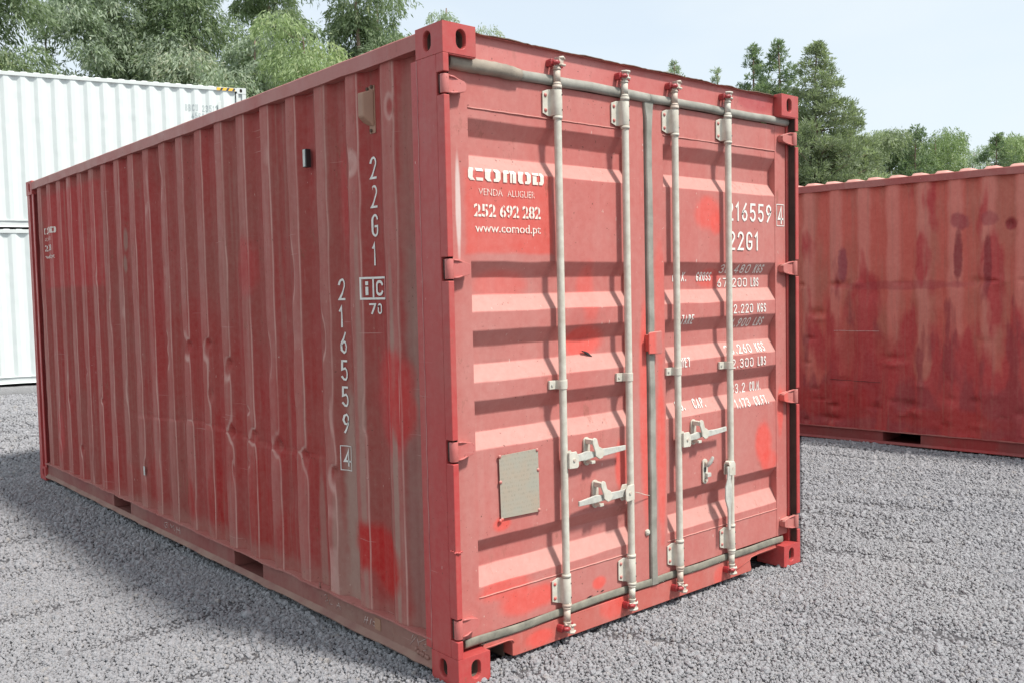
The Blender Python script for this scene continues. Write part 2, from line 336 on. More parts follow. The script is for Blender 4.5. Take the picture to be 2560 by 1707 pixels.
def side_wall(parent, mat, W, Lc, z0, z1, side=0, dents=(), wob=.002, seed=1, ya=.215, rough_bottom=0.0, nz=150, bend=.0035, seam=None):
    ys = [ya]
    y = Y0C - 2 * PITCH
    br = []
    while y < Lc:
        for t in (0, .068, .138, .208): br.append(y + t)
        y += PITCH
    for b in br:
        for q in (b - bend, b, b + bend):
            if ya + .002 < q < Lc - .2: ys.append(q)
        for q in (b + .02, b + .035, b + .05):
            if ya + .002 < q < Lc - .2: ys.append(q)
    ys.append(Lc - .19); ys = np.array(sorted(set(np.round(ys, 4))))
    zs = np.linspace(z0, z1, nz)
    Zg, Yg = np.meshgrid(zs, ys, indexing='ij')
    X = (xs(Yg - bend) + xs(Yg) + xs(Yg + bend)) / 3
    X = X + smooth_noise(nz, len(ys), seed, 9) * wob * np.clip((Zg - z0) * 4, 0, 1) * np.clip((z1 - Zg) * 6, 0, 1)
    for (dy, dz, ry, rz, dp) in dents:
        X = X + dp * np.exp(-((Yg - dy) / ry) ** 2 - ((Zg - dz) / rz) ** 2)
    if seam:
        zs_ = seam + .02 * np.sin(Yg * 3.1); inr = 1 / (1 + np.exp(-(Yg - 1.1) * 25)) / (1 + np.exp((Yg - 3.6) * 25))
        X = X - .0045 * inr / (1 + np.exp((Zg - zs_) * 260)) * np.clip((Zg - z0) * 5, 0, 1) + .004 * inr * np.exp(-((Zg - zs_) / .012) ** 2)
    if side:  X = W - X
    Yw = Yg + smooth_noise(nz, len(ys), seed + 3, 12) * wob * 1.3 * np.clip((Zg - z0) * 4, 0, 1) * np.clip((z1 - Zg) * 4, 0, 1)
    if rough_bottom: Zg = Zg - (np.abs(Zg - z0) < 1e-6) * 0
    o = grid('side_panel', X, Yw, Zg, mat, parent)
    return o

def stadium(cx, cz, w, h, n=8):
    pts = []
    r = w / 2
    for i in range(n + 1): a = math.pi * i / n; pts.append((cx + r * math.cos(a), cz + h / 2 - r + r * math.sin(a)))
    for i in range(n + 1): a = math.pi + math.pi * i / n; pts.append((cx + r * math.cos(a), cz - h / 2 + r + r * math.sin(a)))
    return pts
def casting(parent, x0, x1, y0, y1, z0, z1, mat, front=-1, side=-1, label=None):
    """hollow cast corner with a slotted hole in its end face and in its side face"""
    bm = BM()
    def face(fn, a0, a1, b0, b1, hole, depth):
        outer = [(a0, b0), (a1, b0), (a1, b1), (a0, b1)]
        e = []
        ov = [bm.verts.new(fn(a, b, 0)) for a, b in outer]; hv = [bm.verts.new(fn(a, b, 0)) for a, b in hole]
        for vs in (ov, hv):
            for i in range(len(vs)): e.append(bm.edges.new((vs[i], vs[(i + 1) % len(vs)])))
        bmesh.ops.triangle_fill(bm, use_beauty=True, use_dissolve=True, edges=e)
        cx = sum(a for a, b in hole) / len(hole); cz = sum(b for a, b in hole) / len(hole)
        rings = [hv]
        for d, sc in ((.006, .93), (.02, .9), (depth, .9)):
            rings.append([bm.verts.new(fn(cx + (a - cx) * sc, cz + (b - cz) * sc, d)) for a, b in hole])
        for r0, r1 in zip(rings, rings[1:]):
            for i in range(len(hole)):
                f_ = bm.faces.new((r0[i], r0[(i + 1) % len(hole)], r1[(i + 1) % len(hole)], r1[i])); f_.material_index = 1 if r0 is rings[2] else 0
        bm.faces.new(rings[-1]).material_index = 1  # hole depths painted dark in place of shade
    zc = (z0 + z1) / 2
    yf = y0 if front < 0 else y1; yb = y1 if front < 0 else y0
    xf = x0 if side < 0 else x1; xb = x1 if side < 0 else x0
    fx = x0 + .089 if side < 0 else x1 - .089
    fy = y0 + .101 if front < 0 else y1 - .101
    face(lambda a, b, d: (a, yf - front * d, b), x0, x1, z0, z1, stadium(fx, zc + .001, .05, .078), .05)
    face(lambda a, b, d: (xf - side * d, a, b), y0, y1, z0, z1, stadium(fy, zc + .001, .052, .08), .045)
    for q in ([(x0, y0, z0), (x1, y0, z0), (x1, y1, z0), (x0, y1, z0)], [(x0, y0, z1), (x1, y0, z1), (x1, y1, z1), (x0, y1, z1)],
              [(x0, yb, z0), (x1, yb, z0), (x1, yb, z1), (x0, yb, z1)], [(xb, y0, z0), (xb, y1, z0), (xb, y1, z1), (xb, y0, z1)]):
        bm.faces.new([bm.verts.new(p) for p in q])
    bmesh.ops.remove_doubles(bm, verts=bm.verts[:], dist=1e-5); bmesh.ops.recalc_face_normals(bm, faces=bm.faces[:])
    return part('corner_casting', bm, [mat, M['pocket']], parent, .010, segs=3)

def roof(parent, mat, W, Lc, H, amp=.024):
    n = int(Lc / .02); ys = np.linspace(.03, Lc - .05, n); xs_ = np.array([.006, .030, .10, W / 2, W - .10, W - .030, W - .006])
    Yg, Xg = np.meshgrid(ys, xs_, indexing='ij')
    k = np.clip((np.sin(Yg * 2 * math.pi / .209) + .45) * 1.6, 0, 1)
    k = k * np.clip((Yg - .35) * 5, 0, 1) * np.clip((Lc - .35 - Yg) * 5, 0, 1)
    k[:, 0] = 0; k[:, -1] = 0; k[:, 1] *= .95; k[:, -2] *= .95
    Z = H - .016 + k * amp
    return grid('roof', Xg, Yg, Z, mat, parent, True)

def container(parent, Lc, W, H, mside, mtop, mbot, mpost, dents=(), seed=1, wob=.002, pockets=True, doors=False, rail_wave=.0015, casting_mat=None, roof_amp=.024, roof_mat=None):
    zc = .118; cm = casting_mat or mpost
    side_wall(parent, mside, W, Lc, .158, H - .068, 0, dents, wob, seed, seam=.80 if doors else None)
    side_wall(parent, mside, W, Lc, .158, H - .068, 1, (), wob, seed + 5, nz=24)
    # top rails, slightly wavy pressed tube
    for sd in (0, 1):
        bm = BM(); n = 60; prev = None
        for i in range(n + 1):
            y = .178 + (Lc - .356) * i / n; dx = math.sin(i * 1.7 + seed) * rail_wave; dz = math.sin(i * .9 + 2 * seed) * rail_wave + math.sin(i * 2.3) * rail_wave * .5
            prof = [(.000 + dx, H - .076 + dz), (-.0 + dx, H - .016 + dz * .4), (.004 + dx, H - .011), (.056, H - .011), (.060, H - .076 + dz)]
            vs = [bm.verts.new(((p if not sd else W - p), y, z)) for p, z in prof]
            if prev:
                for k in range(5): bm.faces.new((prev[k], prev[(k + 1) % 5], vs[(k + 1) % 5], vs[k]))
            prev = vs
        bmesh.ops.recalc_face_normals(bm, faces=bm.faces[:])
        part('top_rail', bm, mtop, parent)
    # bottom rails: lip, web with fork pockets, foot flange
    ppos = [(1.735, 2.09), (3.785, 4.14)] if (pockets and Lc < 7) else []
    for sd in (0, 1):
        X = (lambda p: p) if not sd else (lambda p: W - p)
        bm = BM(); segs = []; y = .178
        for a, b in ppos: segs.append((y, a)); y = b
        segs.append((y, Lc - .178))
        for a, b in segs: box(bm, min(X(.020), X(.026)), max(X(.020), X(.026)), a, b, .052, .149)
        for a, b in ppos:
            box(bm, min(X(.020), X(.026)), max(X(.020), X(.026)), a, b, .146, .149)
            for yy in (a - .004, b): box(bm, min(X(.0262), X(.5)), max(X(.0262), X(.5)), yy, yy + .004, .045, .149)
            box(bm, min(X(.0262), X(.5)), max(X(.0262), X(.5)), a + .001, b - .001, .040, .044)
        part('bottom_rail', bm, mbot, parent)
        n = 240; rr = np.random.default_rng(seed + 11 + sd); w1 = np.convolve(rr.normal(size=n + 9), np.ones(9) / 9, 'valid')
        for nm, zt, zb, xo, wv, xin in (('rail_lip', .158, .150, .001, .010, .05), ('rail_foot', .058, .053, -.002, .004, .021)):
            bm = BM(); prev = None
            for i in range(n + 1):
                yy = .178 + (Lc - .356) * i / n; d = w1[i % len(w1)] * wv; dz = w1[(i * 3) % len(w1)] * .003 if nm == 'rail_lip' else min(0, w1[i] * .006)
                tilt = -.020 if nm == 'rail_foot' else 0
                vs = [bm.verts.new(p) for p in ((X(xin), yy, zt), (X(xo + d), yy, zt + dz + tilt), (X(xo + d), yy, zb + dz + tilt), (X(xin), yy, zb))]
                if prev:
                    for k in range(4): bm.faces.new((prev[k], prev[(k + 1) % 4], vs[(k + 1) % 4], vs[k]))
                prev = vs
            bmesh.ops.recalc_face_normals(bm, faces=bm.faces[:])
            part(nm, bm, mtop if nm == 'rail_lip' else (M['foot'] if mbot is M['rail'] else mbot), parent)
    for sx in (-1, 1):
        for fy in (-1, 1):
            if doors and fy < 0: continue
            x0, x1 = (0, .162) if sx < 0 else (W - .162, W); y0, y1 = (0, .178) if fy < 0 else (Lc - .178, Lc)
            casting(parent, x0, x1, y0, y1, 0, zc, cm, fy, sx); casting(parent, x0, x1, y0, y1, H - zc, H, cm, fy, sx)
            bm = BM(); X = (lambda p: p) if sx < 0 else (lambda p: W - p); Y = (lambda p: p) if fy < 0 else (lambda p: Lc - p)
            def bb(a, b, c, d): box(bm, min(X(a), X(b)), max(X(a), X(b)), min(Y(c), Y(d)), max(Y(c), Y(d)), zc, H - zc)
            bb(.004, .012, .002, .080); bb(.012, .050, .074, .080); bb(.042, .050, .0805, .160); bb(.012, .042, .154, .160); bb(.004, .012, .154, .20); bb(.012, .14, .002, .012)
            part('corner_post', bm, mpost, parent, .002)
    # roof, floor, end wall
    roof(parent, roof_mat or mtop, W, Lc, H, roof_amp)
    bm = BM(); box(bm, .06, W - .06, .10, Lc - .06, .165, .19)
    for i in range(int(Lc / .5)): box(bm, .06, W - .06, .4 + i * .5, .45 + i * .5, .05, .164) if not any(a - .05 < .4 + i * .5 < b for a, b in ppos) else None
    part('floor', bm, M['wood'], parent)
    for yy in ((Lc - .03,) if doors else (.03, Lc - .03)):
        xx = np.linspace(.13, W - .13, 120); t = np.interp(np.mod(xx, .25), [0, .11, .125, .2, .25], [0, 0, .04, .04, 0])
        Xg, Zg = np.meshgrid(xx, [.12, H - .1], indexing='ij'); Yg = yy + (-1 if yy > 1 else 1) * np.repeat(t[:, None], 2, 1)
        grid('end_panel', Xg, Yg, Zg, mside, parent)
        bm = BM(); box(bm, .162, W - .162, yy - .02, yy + .02, H - .11, H - .006); box(bm, .162, W - .162, yy - .02, yy + .02, .02, .125); parts('end_rail', bm, mpost, parent, .003)

# ================================================================= MAIN CONTAINER
LC, W, H = 6.058, 2.438, 2.591
main = root('shipping_container', (0, 0, 0), 'weathered maroon shipping container with faded red double doors and four cream lock rods', 'shipping container')
dents = []
dr = random.Random(3)
for k in range(1, 19):
    yk = Y0C + PITCH * k - .035
    for _ in range(2):
        dents.append((yk + dr.choice([-.035, -.035, .033]), dr.choice([dr.uniform(.3, .9), dr.uniform(.9, 1.5), dr.uniform(.25, 2.2)]), dr.uniform(.014, .03), dr.uniform(.02, .12), dr.uniform(.005, .014)))
for k, z in ((7, 1.30), (8, 1.28), (6, 1.20), (5, .83), (4, .80), (3, .78), (2, .74), (6, .82)):
    dents.append((Y0C + PITCH * k - .068, z, .022, .024, .021)); dents.append((Y0C + PITCH * k - .05, z - .04, .06, .06, .008)); dents.append((Y0C + PITCH * k - .10, z + .05, .04, .06, -.004))
dents += [(.40, 2.33, .03, .05, .010), (3.05, 2.3, .12, .12, .02), (4.5, 2.1, .05, .12, .012), (1.0, .3, .2, .2, .006)]
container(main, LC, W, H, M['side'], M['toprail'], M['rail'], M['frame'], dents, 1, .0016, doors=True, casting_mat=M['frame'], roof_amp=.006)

# front castings and posts
for sx in (-1, 1):
    x0, x1 = (0, .162) if sx < 0 else (W - .162, W)
    for z0 in (0, H - .118):
        casting(main, x0, x1, 0, .178, z0, z0 + .118, M['frame'], -1, sx)
HZ = [(2.322, 2.396), (1.612, 1.692), (.902, .982), (.196, .273)]
for sx in (-1, 1):
    X = (lambda p: p) if sx < 0 else (lambda p: W - p)
    bm = BM()
    def bb(a, b, c, d, e=.118, f=H - .118): box(bm, min(X(a), X(b)), max(X(a), X(b)), c, d, e, f)
    bb(.0, .044, .046, .176); bb(.003, .010, .176, .219); bb(.010, .05, .205, .212)
    bb(.044, .07, .105, .15)
    zz = [.118] + [z for a, b in reversed(HZ) for z in (a - .006, b + .006)] + [H - .118]
    for a, b in zip(zz[::2], zz[1::2]): bb(.0, .028, .0, .046, a, b)
    part('corner_post', bm, M['frame'], main, .011, segs=4)
    bm = BM(); bb(.010, .028, .030, .0458)
    bm2 = BM(); box(bm2, min(X(.028), X(.0284)), max(X(.028), X(.0284)), .006, .046, .12, H - .12)
    bm.free(); part('post_shade_strip', bm2, M['dark'], main)  # dark strip painted on the post's inner wall where it lies in shade
    # weld bead on post
    bm = BM()
    pts = [(X(-.0005), .172 + .0015 * math.sin(i * 1.3), .12 + i * (H - .24) / 60) for i in range(61)]
    polytube(bm, pts, .0022, 5); part('weld_bead', bm, M['weld'], main)
bm = BM(); pts = [(-.001 + .002 * math.sin(i), -.001, 1.0 - .0 * i) for i in range(2)]
# lumpy weld blob on near post
for (px, py, pz, r) in ((.006, -.003, .5485, .006), (.016, -.004, .546, .0062), (.026, -.003, .549, .006), (-.001, .012, .552, .005), (-.002, .022, .553, .006), (.0, .0, .548, .006)):
    bmesh.ops.create_icosphere(bm, subdivisions=2, radius=r, matrix=Matrix.Translation((px, py, pz)) @ Matrix.Diagonal((1.3, .7, .7, 1)))
part('weld_blob', bm, M['frame'], main, smooth=True)

# header beam with bent dirty roof lip above it
bm = BM(); box(bm, .162, W - .162, .050, .12, 2.470, 2.584); part('door_header', bm, M['header'], main, .003)
bm = BM(); prev = None
hr = np.random.default_rng(4); hw = np.convolve(hr.normal(size=110), np.ones(6) / 6, 'valid')
for i in range(101):
    x = .162 + (W - .324) * i / 100; d = hw[i] * .006; dy = hw[(i * 7) % 100] * .007
    vs = [bm.verts.new(p) for p in ((x, .16, 2.588), (x, .0475 + dy * .4, 2.588 + d), (x, .0465 + dy * .4, 2.5845 + d * .8), (x, .16, 2.5845))]
    if prev:
        for k in range(4): bm.faces.new((prev[k], prev[(k + 1) % 4], vs[(k + 1) % 4], vs[k]))
    prev = vs
bmesh.ops.recalc_face_normals(bm, faces=bm.faces[:]); part('roof_lip', bm, M['roofdirt'], main)
# thin downturned plates under top castings
for sx in (-1, 1):
    X = (lambda p: p) if sx < 0 else (lambda p: W - p)
    bm = BM(); box(bm, min(X(.03), X(.160)), max(X(.03), X(.160)), .002, .055, 2.4685, 2.4725); part('header_gusset', bm, M['frame'], main, .001)
# sill with two notches
bm = BM()
prism(bm, [(.163, .020), (.163, .0), (.1635, .102), (.172, .126), (W - .172, .126), (W - .1635, .102), (W - .163, .0), (W - .17, .0)][2:6] + [(W - .17, .098), (2.040, .098), (2.026, .086), (2.040, .030), (2.030, .024), (.342, .030), (.325, .033), (.325, .088), (.312, .102), (.163, .098)], .050, .112)
part('door_sill', bm, M['sill'], main, .003)
bm = BM()
for a, b in ((.155, .33), (2.035, 2.28)): box(bm, a, b, .0485, .30, .1265, .1295); box(bm, a + .001, b - .001, .3, .304, .02, .126)
for xx in (.326, 2.040): box(bm, xx, xx + .006, .1125, .30, .012, .096)
parts('sill_pocket', bm, M['pocket'], main)
bm = BM(); polytube(bm, [(.155, .0485, .108), (.22, .048, .1075), (.30, .048, .108), (.322, .048, .104), (.331, .048, .092)], .003, 6)
polytube(bm, [(2.27, .0485, .107), (2.1, .048, .1065), (2.03, .048, .100), (2.02, .048, .088), (1.9, .049, .060)], .0025, 6)
parts('sill_weld', bm, M['sill'], main)

# ---- doors
YD = .055; YF = .095
ZB = [(2.250, 2.182, 2.110, 2.045), (1.684, 1.618, 1.550, 1.480), (1.406, 1.340, 1.270, 1.197), (1.124, 1.062, .994, .922), (.556, .500, .438, .358)]
zp = []; yp = []
for a, b, c, d in ZB: zp += [a, b, c, d]; yp += [YD + .002, YF, YF, YD + .002]
zp = [2.2905] + zp + [.3185]; yp = [YD + .002] + yp + [YD + .002]
zpa, ypa = np.array(zp[::-1]), np.array(yp[::-1])
def yd(z): return float(np.interp(z, zpa, ypa))
def door(name, xl, xr, xa, xb, seed, parent):
    """xl..xr door leaf, xa..xb corrugated field"""
    zs = [z for z in np.linspace(.3185, 2.2905, 46)]
    for z in zp: zs += [z - .003, z, z + .003]
    zs = np.array(sorted(set(np.round([z for z in zs if .3185 <= z <= 2.2905], 4))))
    xx = np.linspace(xa, xb, 34); Xg, Zg = np.meshgrid(xx, zs, indexing='ij')
    Yg = (np.interp(Zg - .003, zpa, ypa) + np.interp(Zg, zpa, ypa) + np.interp(Zg + .003, zpa, ypa)) / 3
    Yg = Yg + smooth_noise(len(xx), len(zs), seed, 7) * .0011 * np.minimum(1, np.minimum(Xg - xa, xb - Xg) * 12)
    if seed == 2:
        Yg = Yg + .016 * np.exp(-((Xg - .80) / .10) ** 2 - ((Zg - 1.33) / .07) ** 2) - .004 * np.exp(-((Xg - .86) / .1) ** 2 - ((Zg - 1.26) / .04) ** 2)
    me_co = np.stack([Xg, Yg, Zg], -1).reshape(-1, 3); nr, nc = Xg.shape
    bm = BM(); vs = [bm.verts.new(tuple(c)) for c in me_co]
    for i in range(nr - 1):
        for j in range(nc - 1):
            a = i * nc + j; bm.faces.new((vs[a], vs[a + nc], vs[a + nc + 1], vs[a + 1]))
    bmesh.ops.recalc_face_normals(bm, faces=bm.faces[:])
    if bm.faces[0].normal.y > 0: bmesh.ops.reverse_faces(bm, faces=bm.faces[:])
    # frame
    bv = BM()
    zb, zt = .165, 2.430
    box(bm, xl, xa, YD, .100, zb, zt); box(bm, xb, xr, YD, .100, zb, zt)
    box(bm, xa, xb, YD + .0015, .100, 2.2905, zt); box(bm, xa, xb, YD + .0015, .100, zb, .3185)
    bv.free()
    d = part(name, bm, M['door'], parent)
    d['label'] = 'left door with sprayed company lettering' if seed == 2 else 'right door with white weight markings'
    # weld seams
    bm = BM()
    for z in (2.2905, .3185): polytube(bm, [(xa + (xb - xa) * i / 30, YD + .001, z + .0006 * math.sin(i * 2.1 + seed)) for i in range(31)], .0032, 6)
    parts('weld_seam', bm, M['door'], d)
    return d
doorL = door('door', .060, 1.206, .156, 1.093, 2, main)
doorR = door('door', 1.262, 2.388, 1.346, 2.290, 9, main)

def gasket(name, pts, rad, mat, parent): bm = BM(); polytube(bm, pts, rad, 10); return part(name, bm, mat, parent)
wv = lambda x: .0022 * math.sin(x * 9) + .0014 * math.sin(x * 23 + 1)
gasket('door_gasket', [(x, .046, 2.452 + wv(x) * .6) for x in np.linspace(.42, 1.235, 30)], (.0165, .022), M['gasket'], doorL)
gasket('door_gasket', [(x, .043, 2.452 + wv(x)) for x in np.linspace(.052, .425, 20)], [(.026 - .003 * (i > 17), .029 + .0012 * math.sin(i * 2.2) - .004 * (i > 17)) for i in range(20)], M['gasketd'], doorL)
gasket('door_gasket', [(x, .046, .150 + (.006 * math.sin((x - .6) * 5.5) if x > .62 else .003 * math.sin(x * 13))) for x in np.linspace(.070, 1.212, 44)], (.0055, .0185), M['gasketb'], doorL)
gasket('door_gasket', [(x, .046, 2.452 + wv(x) * .6) for x in np.linspace(1.237, 2.395, 40)], (.0165, .021), M['gasket'], doorR)
gasket('door_gasket', [(x, .046, .150 - .006 * (x - 1.24) + .002 * math.sin(x * 15)) for x in np.linspace(1.235, 2.33, 40)], (.0055, .019), M['gasketb'], doorR)
# centre seal: a flat strip that flares to the header and turns at the sill
bm = BM(); prev = None
cz = [(2.470, .006, .0, .060), (2.455, .0, .0, .060), (2.40, .004, .002, .052), (2.345, .012, .004, .046), (2.30, .014, .006, .043), (1.8, .0125, .005, .044), (1.3, .012, .006, .044), (.8, .013, .006, .044), (.3, .012, .006, .044), (.172, .012, .006, .044), (.134, .010, .0, .050)]
zc_ = np.array([c[0] for c in cz[::-1]])
for z in np.linspace(.134, 2.468, 120):
    l = float(np.interp(z, zc_, [c[1] for c in cz[::-1]])); r = float(np.interp(z, zc_, [c[3] for c in cz[::-1]])); j = .0012 * math.sin(z * 14) + .0007 * math.sin(z * 41)
    x0_, x1_ = 1.206 + l - .006 + j, 1.206 + r + j + .011
    vs = [bm.verts.new(p) for p in ((x0_, .062, z), (x0_, .046, z), (x0_ + .004, .0405, z), (x1_ - .010, .0405, z), (x1_, .050, z), (x1_, .064, z))]
    if prev:
        for k in range(6): bm.faces.new((prev[k], prev[(k + 1) % 6], vs[(k + 1) % 6], vs[k]))
    prev = vs
bmesh.ops.recalc_face_normals(bm, faces=bm.faces[:]); part('centre_seal', bm, M['gasket'], doorR)
bm = BM(); box(bm, 1.207, 1.262, .075, .099, .17, 2.43); part('seal_backing', bm, M['dark'], doorR)
for dd, x0_, x1_ in ((doorR, 2.3885, 2.402), (doorL, .046, .0595)):
    bm = BM(); box(bm, x0_, x1_, .058, .078, .17, 2.43); part('side_seal', bm, M['gasketd'], dd)
bm = BM(); box(bm, 2.4, 2.432, .079, .1, .17, 2.43); part('side_channel', bm, M['dark'], doorR)

# ---- hinges
for dd, sx in ((doorL, -1), (doorR, 1)):
    X = (lambda p: p) if sx < 0 else (lambda p: W - p)
    for (a, b) in HZ:
        bm = BM(); zc0 = (a + b) / 2
        tube(bm, (X(.019), .019, a + .001), (X(.019), .019, b - .001), .0175, n=20)
        # blade tapering on to the door stile with two raised ribs
        pts = [(X(.019), a + .004), (X(.062), a + .004), (X(.118), a + .018), (X(.124), a + .026), (X(.124), b - .026), (X(.118), b - .018), (X(.062), b - .004), (X(.019), b - .004)]
        prism(bm, pts, .018, .026)
        prism(bm, pts[2:6] + [(X(.05), b - .012), (X(.05), a + .012)], .026, .0545)
        h = part('hinge', bm, M['door'] if sx > 0 else M['header'], dd, .0015)
        bm = BM()
        for zz, s_ in ((a + .005, 1), (b - .005, -1)):
            polytube(bm, [(X(.034), .014, zz), (X(.060), .0145, zz + s_ * .002), (X(.115), .030, zz + s_ * .015), (X(.122), .045, zz + s_ * .019)], .0042, 6)
        parts('hinge_rib', bm, M['header'], dd)
        bm = BM(); tube(bm, (X(.012), .035, a + .002), (X(.012), .035, b - .002), .007, n=10); part('hinge_pin', bm, M['dark'], dd)

# ---- lock rods
RODX = [.618, 1.043, 1.397, 1.820]; RY = .021; RR = .0165
def locking(xc, dd, i):
    bm = BM(); polytube(bm, [(xc, RY, .19 + 2.21 * q / 40) for q in range(41)], RR, 28)
    part('lock_rod', bm, M['rod'], dd)
    # ends with shoulder
    endm = M['rodrust'] if i in (0, 2) else M['rod']
    for s_, zz in ((1, 2.412), (-1, .196)):
        bm = BM()
        tube(bm, (xc, RY, zz), (xc, RY, zz + s_ * .016), .0215, .0205, 20); tube(bm, (xc, RY, zz + s_ * .016), (xc, RY, zz + s_ * .028), .0205, .0155, 20)
        tube(bm, (xc, RY, zz + s_ * .028), (xc, RY, zz + s_ * .080), .0155, .0155, 20); tube(bm, (xc, RY, zz + s_ * .080), (xc, RY, zz + s_ * .086), .018, .018, 20)
        part('rod_end', bm, endm, dd)
    # cams: a pair of hooked claws
    for s_, zz in ((1, 2.498), (-1, .110)):
        bm = BM()
        hooked = (i in (0, 2) and s_ > 0) or (i in (0, 2) and s_ < 0)
        tube(bm, (xc, RY, zz), (xc, RY, zz + s_ * .012), .0165, .013, 16)
        if hooked:
            box(bm, xc - .004, xc + .022, RY - .020, RY + .010, min(zz + s_ * .012, zz + s_ * .046), max(zz + s_ * .012, zz + s_ * .046))
            polytube(bm, [(xc + .006, RY - .018, zz + s_ * .014), (xc + .022, RY - .022, zz + s_ * .012), (xc + .034, RY - .016, zz + s_ * .016)], [.006, .0065, .005], 8)
            polytube(bm, [(xc + .0, RY - .016, zz + s_ * .042), (xc + .016, RY - .022, zz + s_ * .045), (xc + .032, RY - .016, zz + s_ * .040)], [.006, .0065, .005], 8)
            polytube(bm, [(xc - .004, RY - .006, zz + s_ * .006), (xc - .022, RY - .008, zz + s_ * .004)], [.008, .006], 8)
        else:
            box(bm, xc - .003, xc + .012, RY - .018, RY + .012, min(zz + s_ * .01, zz + s_ * .044), max(zz + s_ * .01, zz + s_ * .044))
            for q in (.014, .043):
                polytube(bm, [(xc - .024, RY - .004, zz + s_ * q), (xc - .008, RY - .018, zz + s_ * q), (xc + .012, RY - .020, zz + s_ * q), (xc + .026, RY - .008, zz + s_ * (q - .002))], [.004, .0055, .0055, .004], 8)
        bmesh.ops.recalc_face_normals(bm, faces=bm.faces[:])
        part('rod_cam', bm, endm, dd, .0015)
    # keepers on header and sill
    for s_, zz in ((1, 2.520), (-1, .088)):
        bm = BM()
        for sx in (-1, 1):
            bx = xc + sx * .028
            prism(bm, [(bx - .010, zz - .015), (bx + .010, zz - .016), (bx + .011, zz + .006), (bx + .005, zz + .017), (bx - .006, zz + .015), (bx - .011, zz + .004)], .016 if sx < 0 else .020, .0505)
        polytube(bm, [(xc - .036, .006, zz - s_ * .004), (xc - .02, .000, zz - s_ * .002), (xc - .002, .002, zz)], [.008, .011, .007], 10)
        part('rod_keeper', bm, M['keeper'], main, .003)
    # bearing brackets
    for (a, b) in ((2.300, 2.411), (.198, .308)):
        bm = BM()
        prof = []
        n = 14
        prof.append((xc - .060, .0535)); prof.append((xc - .060, .0475))
        prof.append((xc - .030, .0475)); prof.append((xc - .0235, .040)); 
        for k in range(n + 1):
            t = math.pi - math.pi * k / n; prof.append((xc + .0225 * math.cos(t), RY + .004 - .0225 * math.sin(t)))
        prof.append((xc + .0235, .040)); prof.append((xc + .030, .0475)); prof.append((xc + .056, .0475)); prof.append((xc + .056, .0535))
        bot = [bm.verts.new((x, y, a)) for x, y in prof]; top = [bm.verts.new((x, y, b)) for x, y in prof]
        for v in (bot[0], bot[1]): v.co.z += .010
        for v in (top[0], top[1]): v.co.z -= .010
        m_ = len(prof)
        for k in range(m_):
            f = bm.faces.new((bot[k], bot[(k + 1) % m_], top[(k + 1) % m_], top[k])); f.smooth = 4 < k < 4 + n
        bm.faces.new(bot); bm.faces.new(list(reversed(top)))
        bmesh.ops.recalc_face_normals(bm, faces=bm.faces[:])
        part('rod_bracket', bm, M['rod'], dd, .0015)
        bm = BM()
        for zz in (a + .024, b - .024): 
            bmesh.ops.create_uvsphere(bm, u_segments=10, v_segments=6, radius=.0085, matrix=Matrix.Translation((xc - .045, .0465, zz)) @ Matrix.Diagonal((1, .6, 1, 1)))
            bmesh.ops.create_uvsphere(bm, u_segments=10, v_segments=6, radius=.0085, matrix=Matrix.Translation((xc + .043, .0465, zz)) @ Matrix.Diagonal((1, .6, 1, 1)))
        parts('bolt', bm, M['door'], dd, smooth=True)
        bm = BM()
        for zz in (a + .024, b - .024): tube(bm, (xc + .0122, RY - .0148, zz), (xc + .014, RY - .0170, zz), .0035, n=10)
        parts('bracket_hole', bm, M['black'], dd)
    bm = BM()
    for zz in (2.284, .312): tube(bm, (xc, RY, zz), (xc, RY, zz + .014), .0205, n=20)
    parts('rod_collar', bm, M['rod'], dd)
    # guide strap at mid height
    yb = yd(1.16)
    bm = BM(); a, b = (1.137, 1.174); n = 12
    prof = [(xc - .056, YD), (xc - .056, .044), (xc - .024, .040)]
    for k in range(n + 1):
        t = math.pi - math.pi * k / n; prof.append((xc + .021 * math.cos(t), RY + .002 - .021 * math.sin(t)))
    prof += [(xc + .024, .040), (xc + .052, .044), (xc + .052, YD)]
    bot = [bm.verts.new((x, y, a)) for x, y in prof]; top = [bm.verts.new((x, y, b)) for x, y in prof]; m_ = len(prof)
    for k in range(m_): bm.faces.new((bot[k], bot[(k + 1) % m_], top[(k + 1) % m_], top[k]))
    bm.faces.new(bot); bm.faces.new(list(reversed(top))); bmesh.ops.recalc_face_normals(bm, faces=bm.faces[:])
    part('rod_guide', bm, M['rod'], dd, .001)
    bm = BM()
    for xx in (xc - .042, xc + .040): tube(bm, (xx, .045, 1.155), (xx, .039, 1.155), .006, n=8)
    parts('guide_rivet', bm, M['galv'], dd)
for i, xc in enumerate(RODX): locking(xc, doorL if i < 2 else doorR, i)

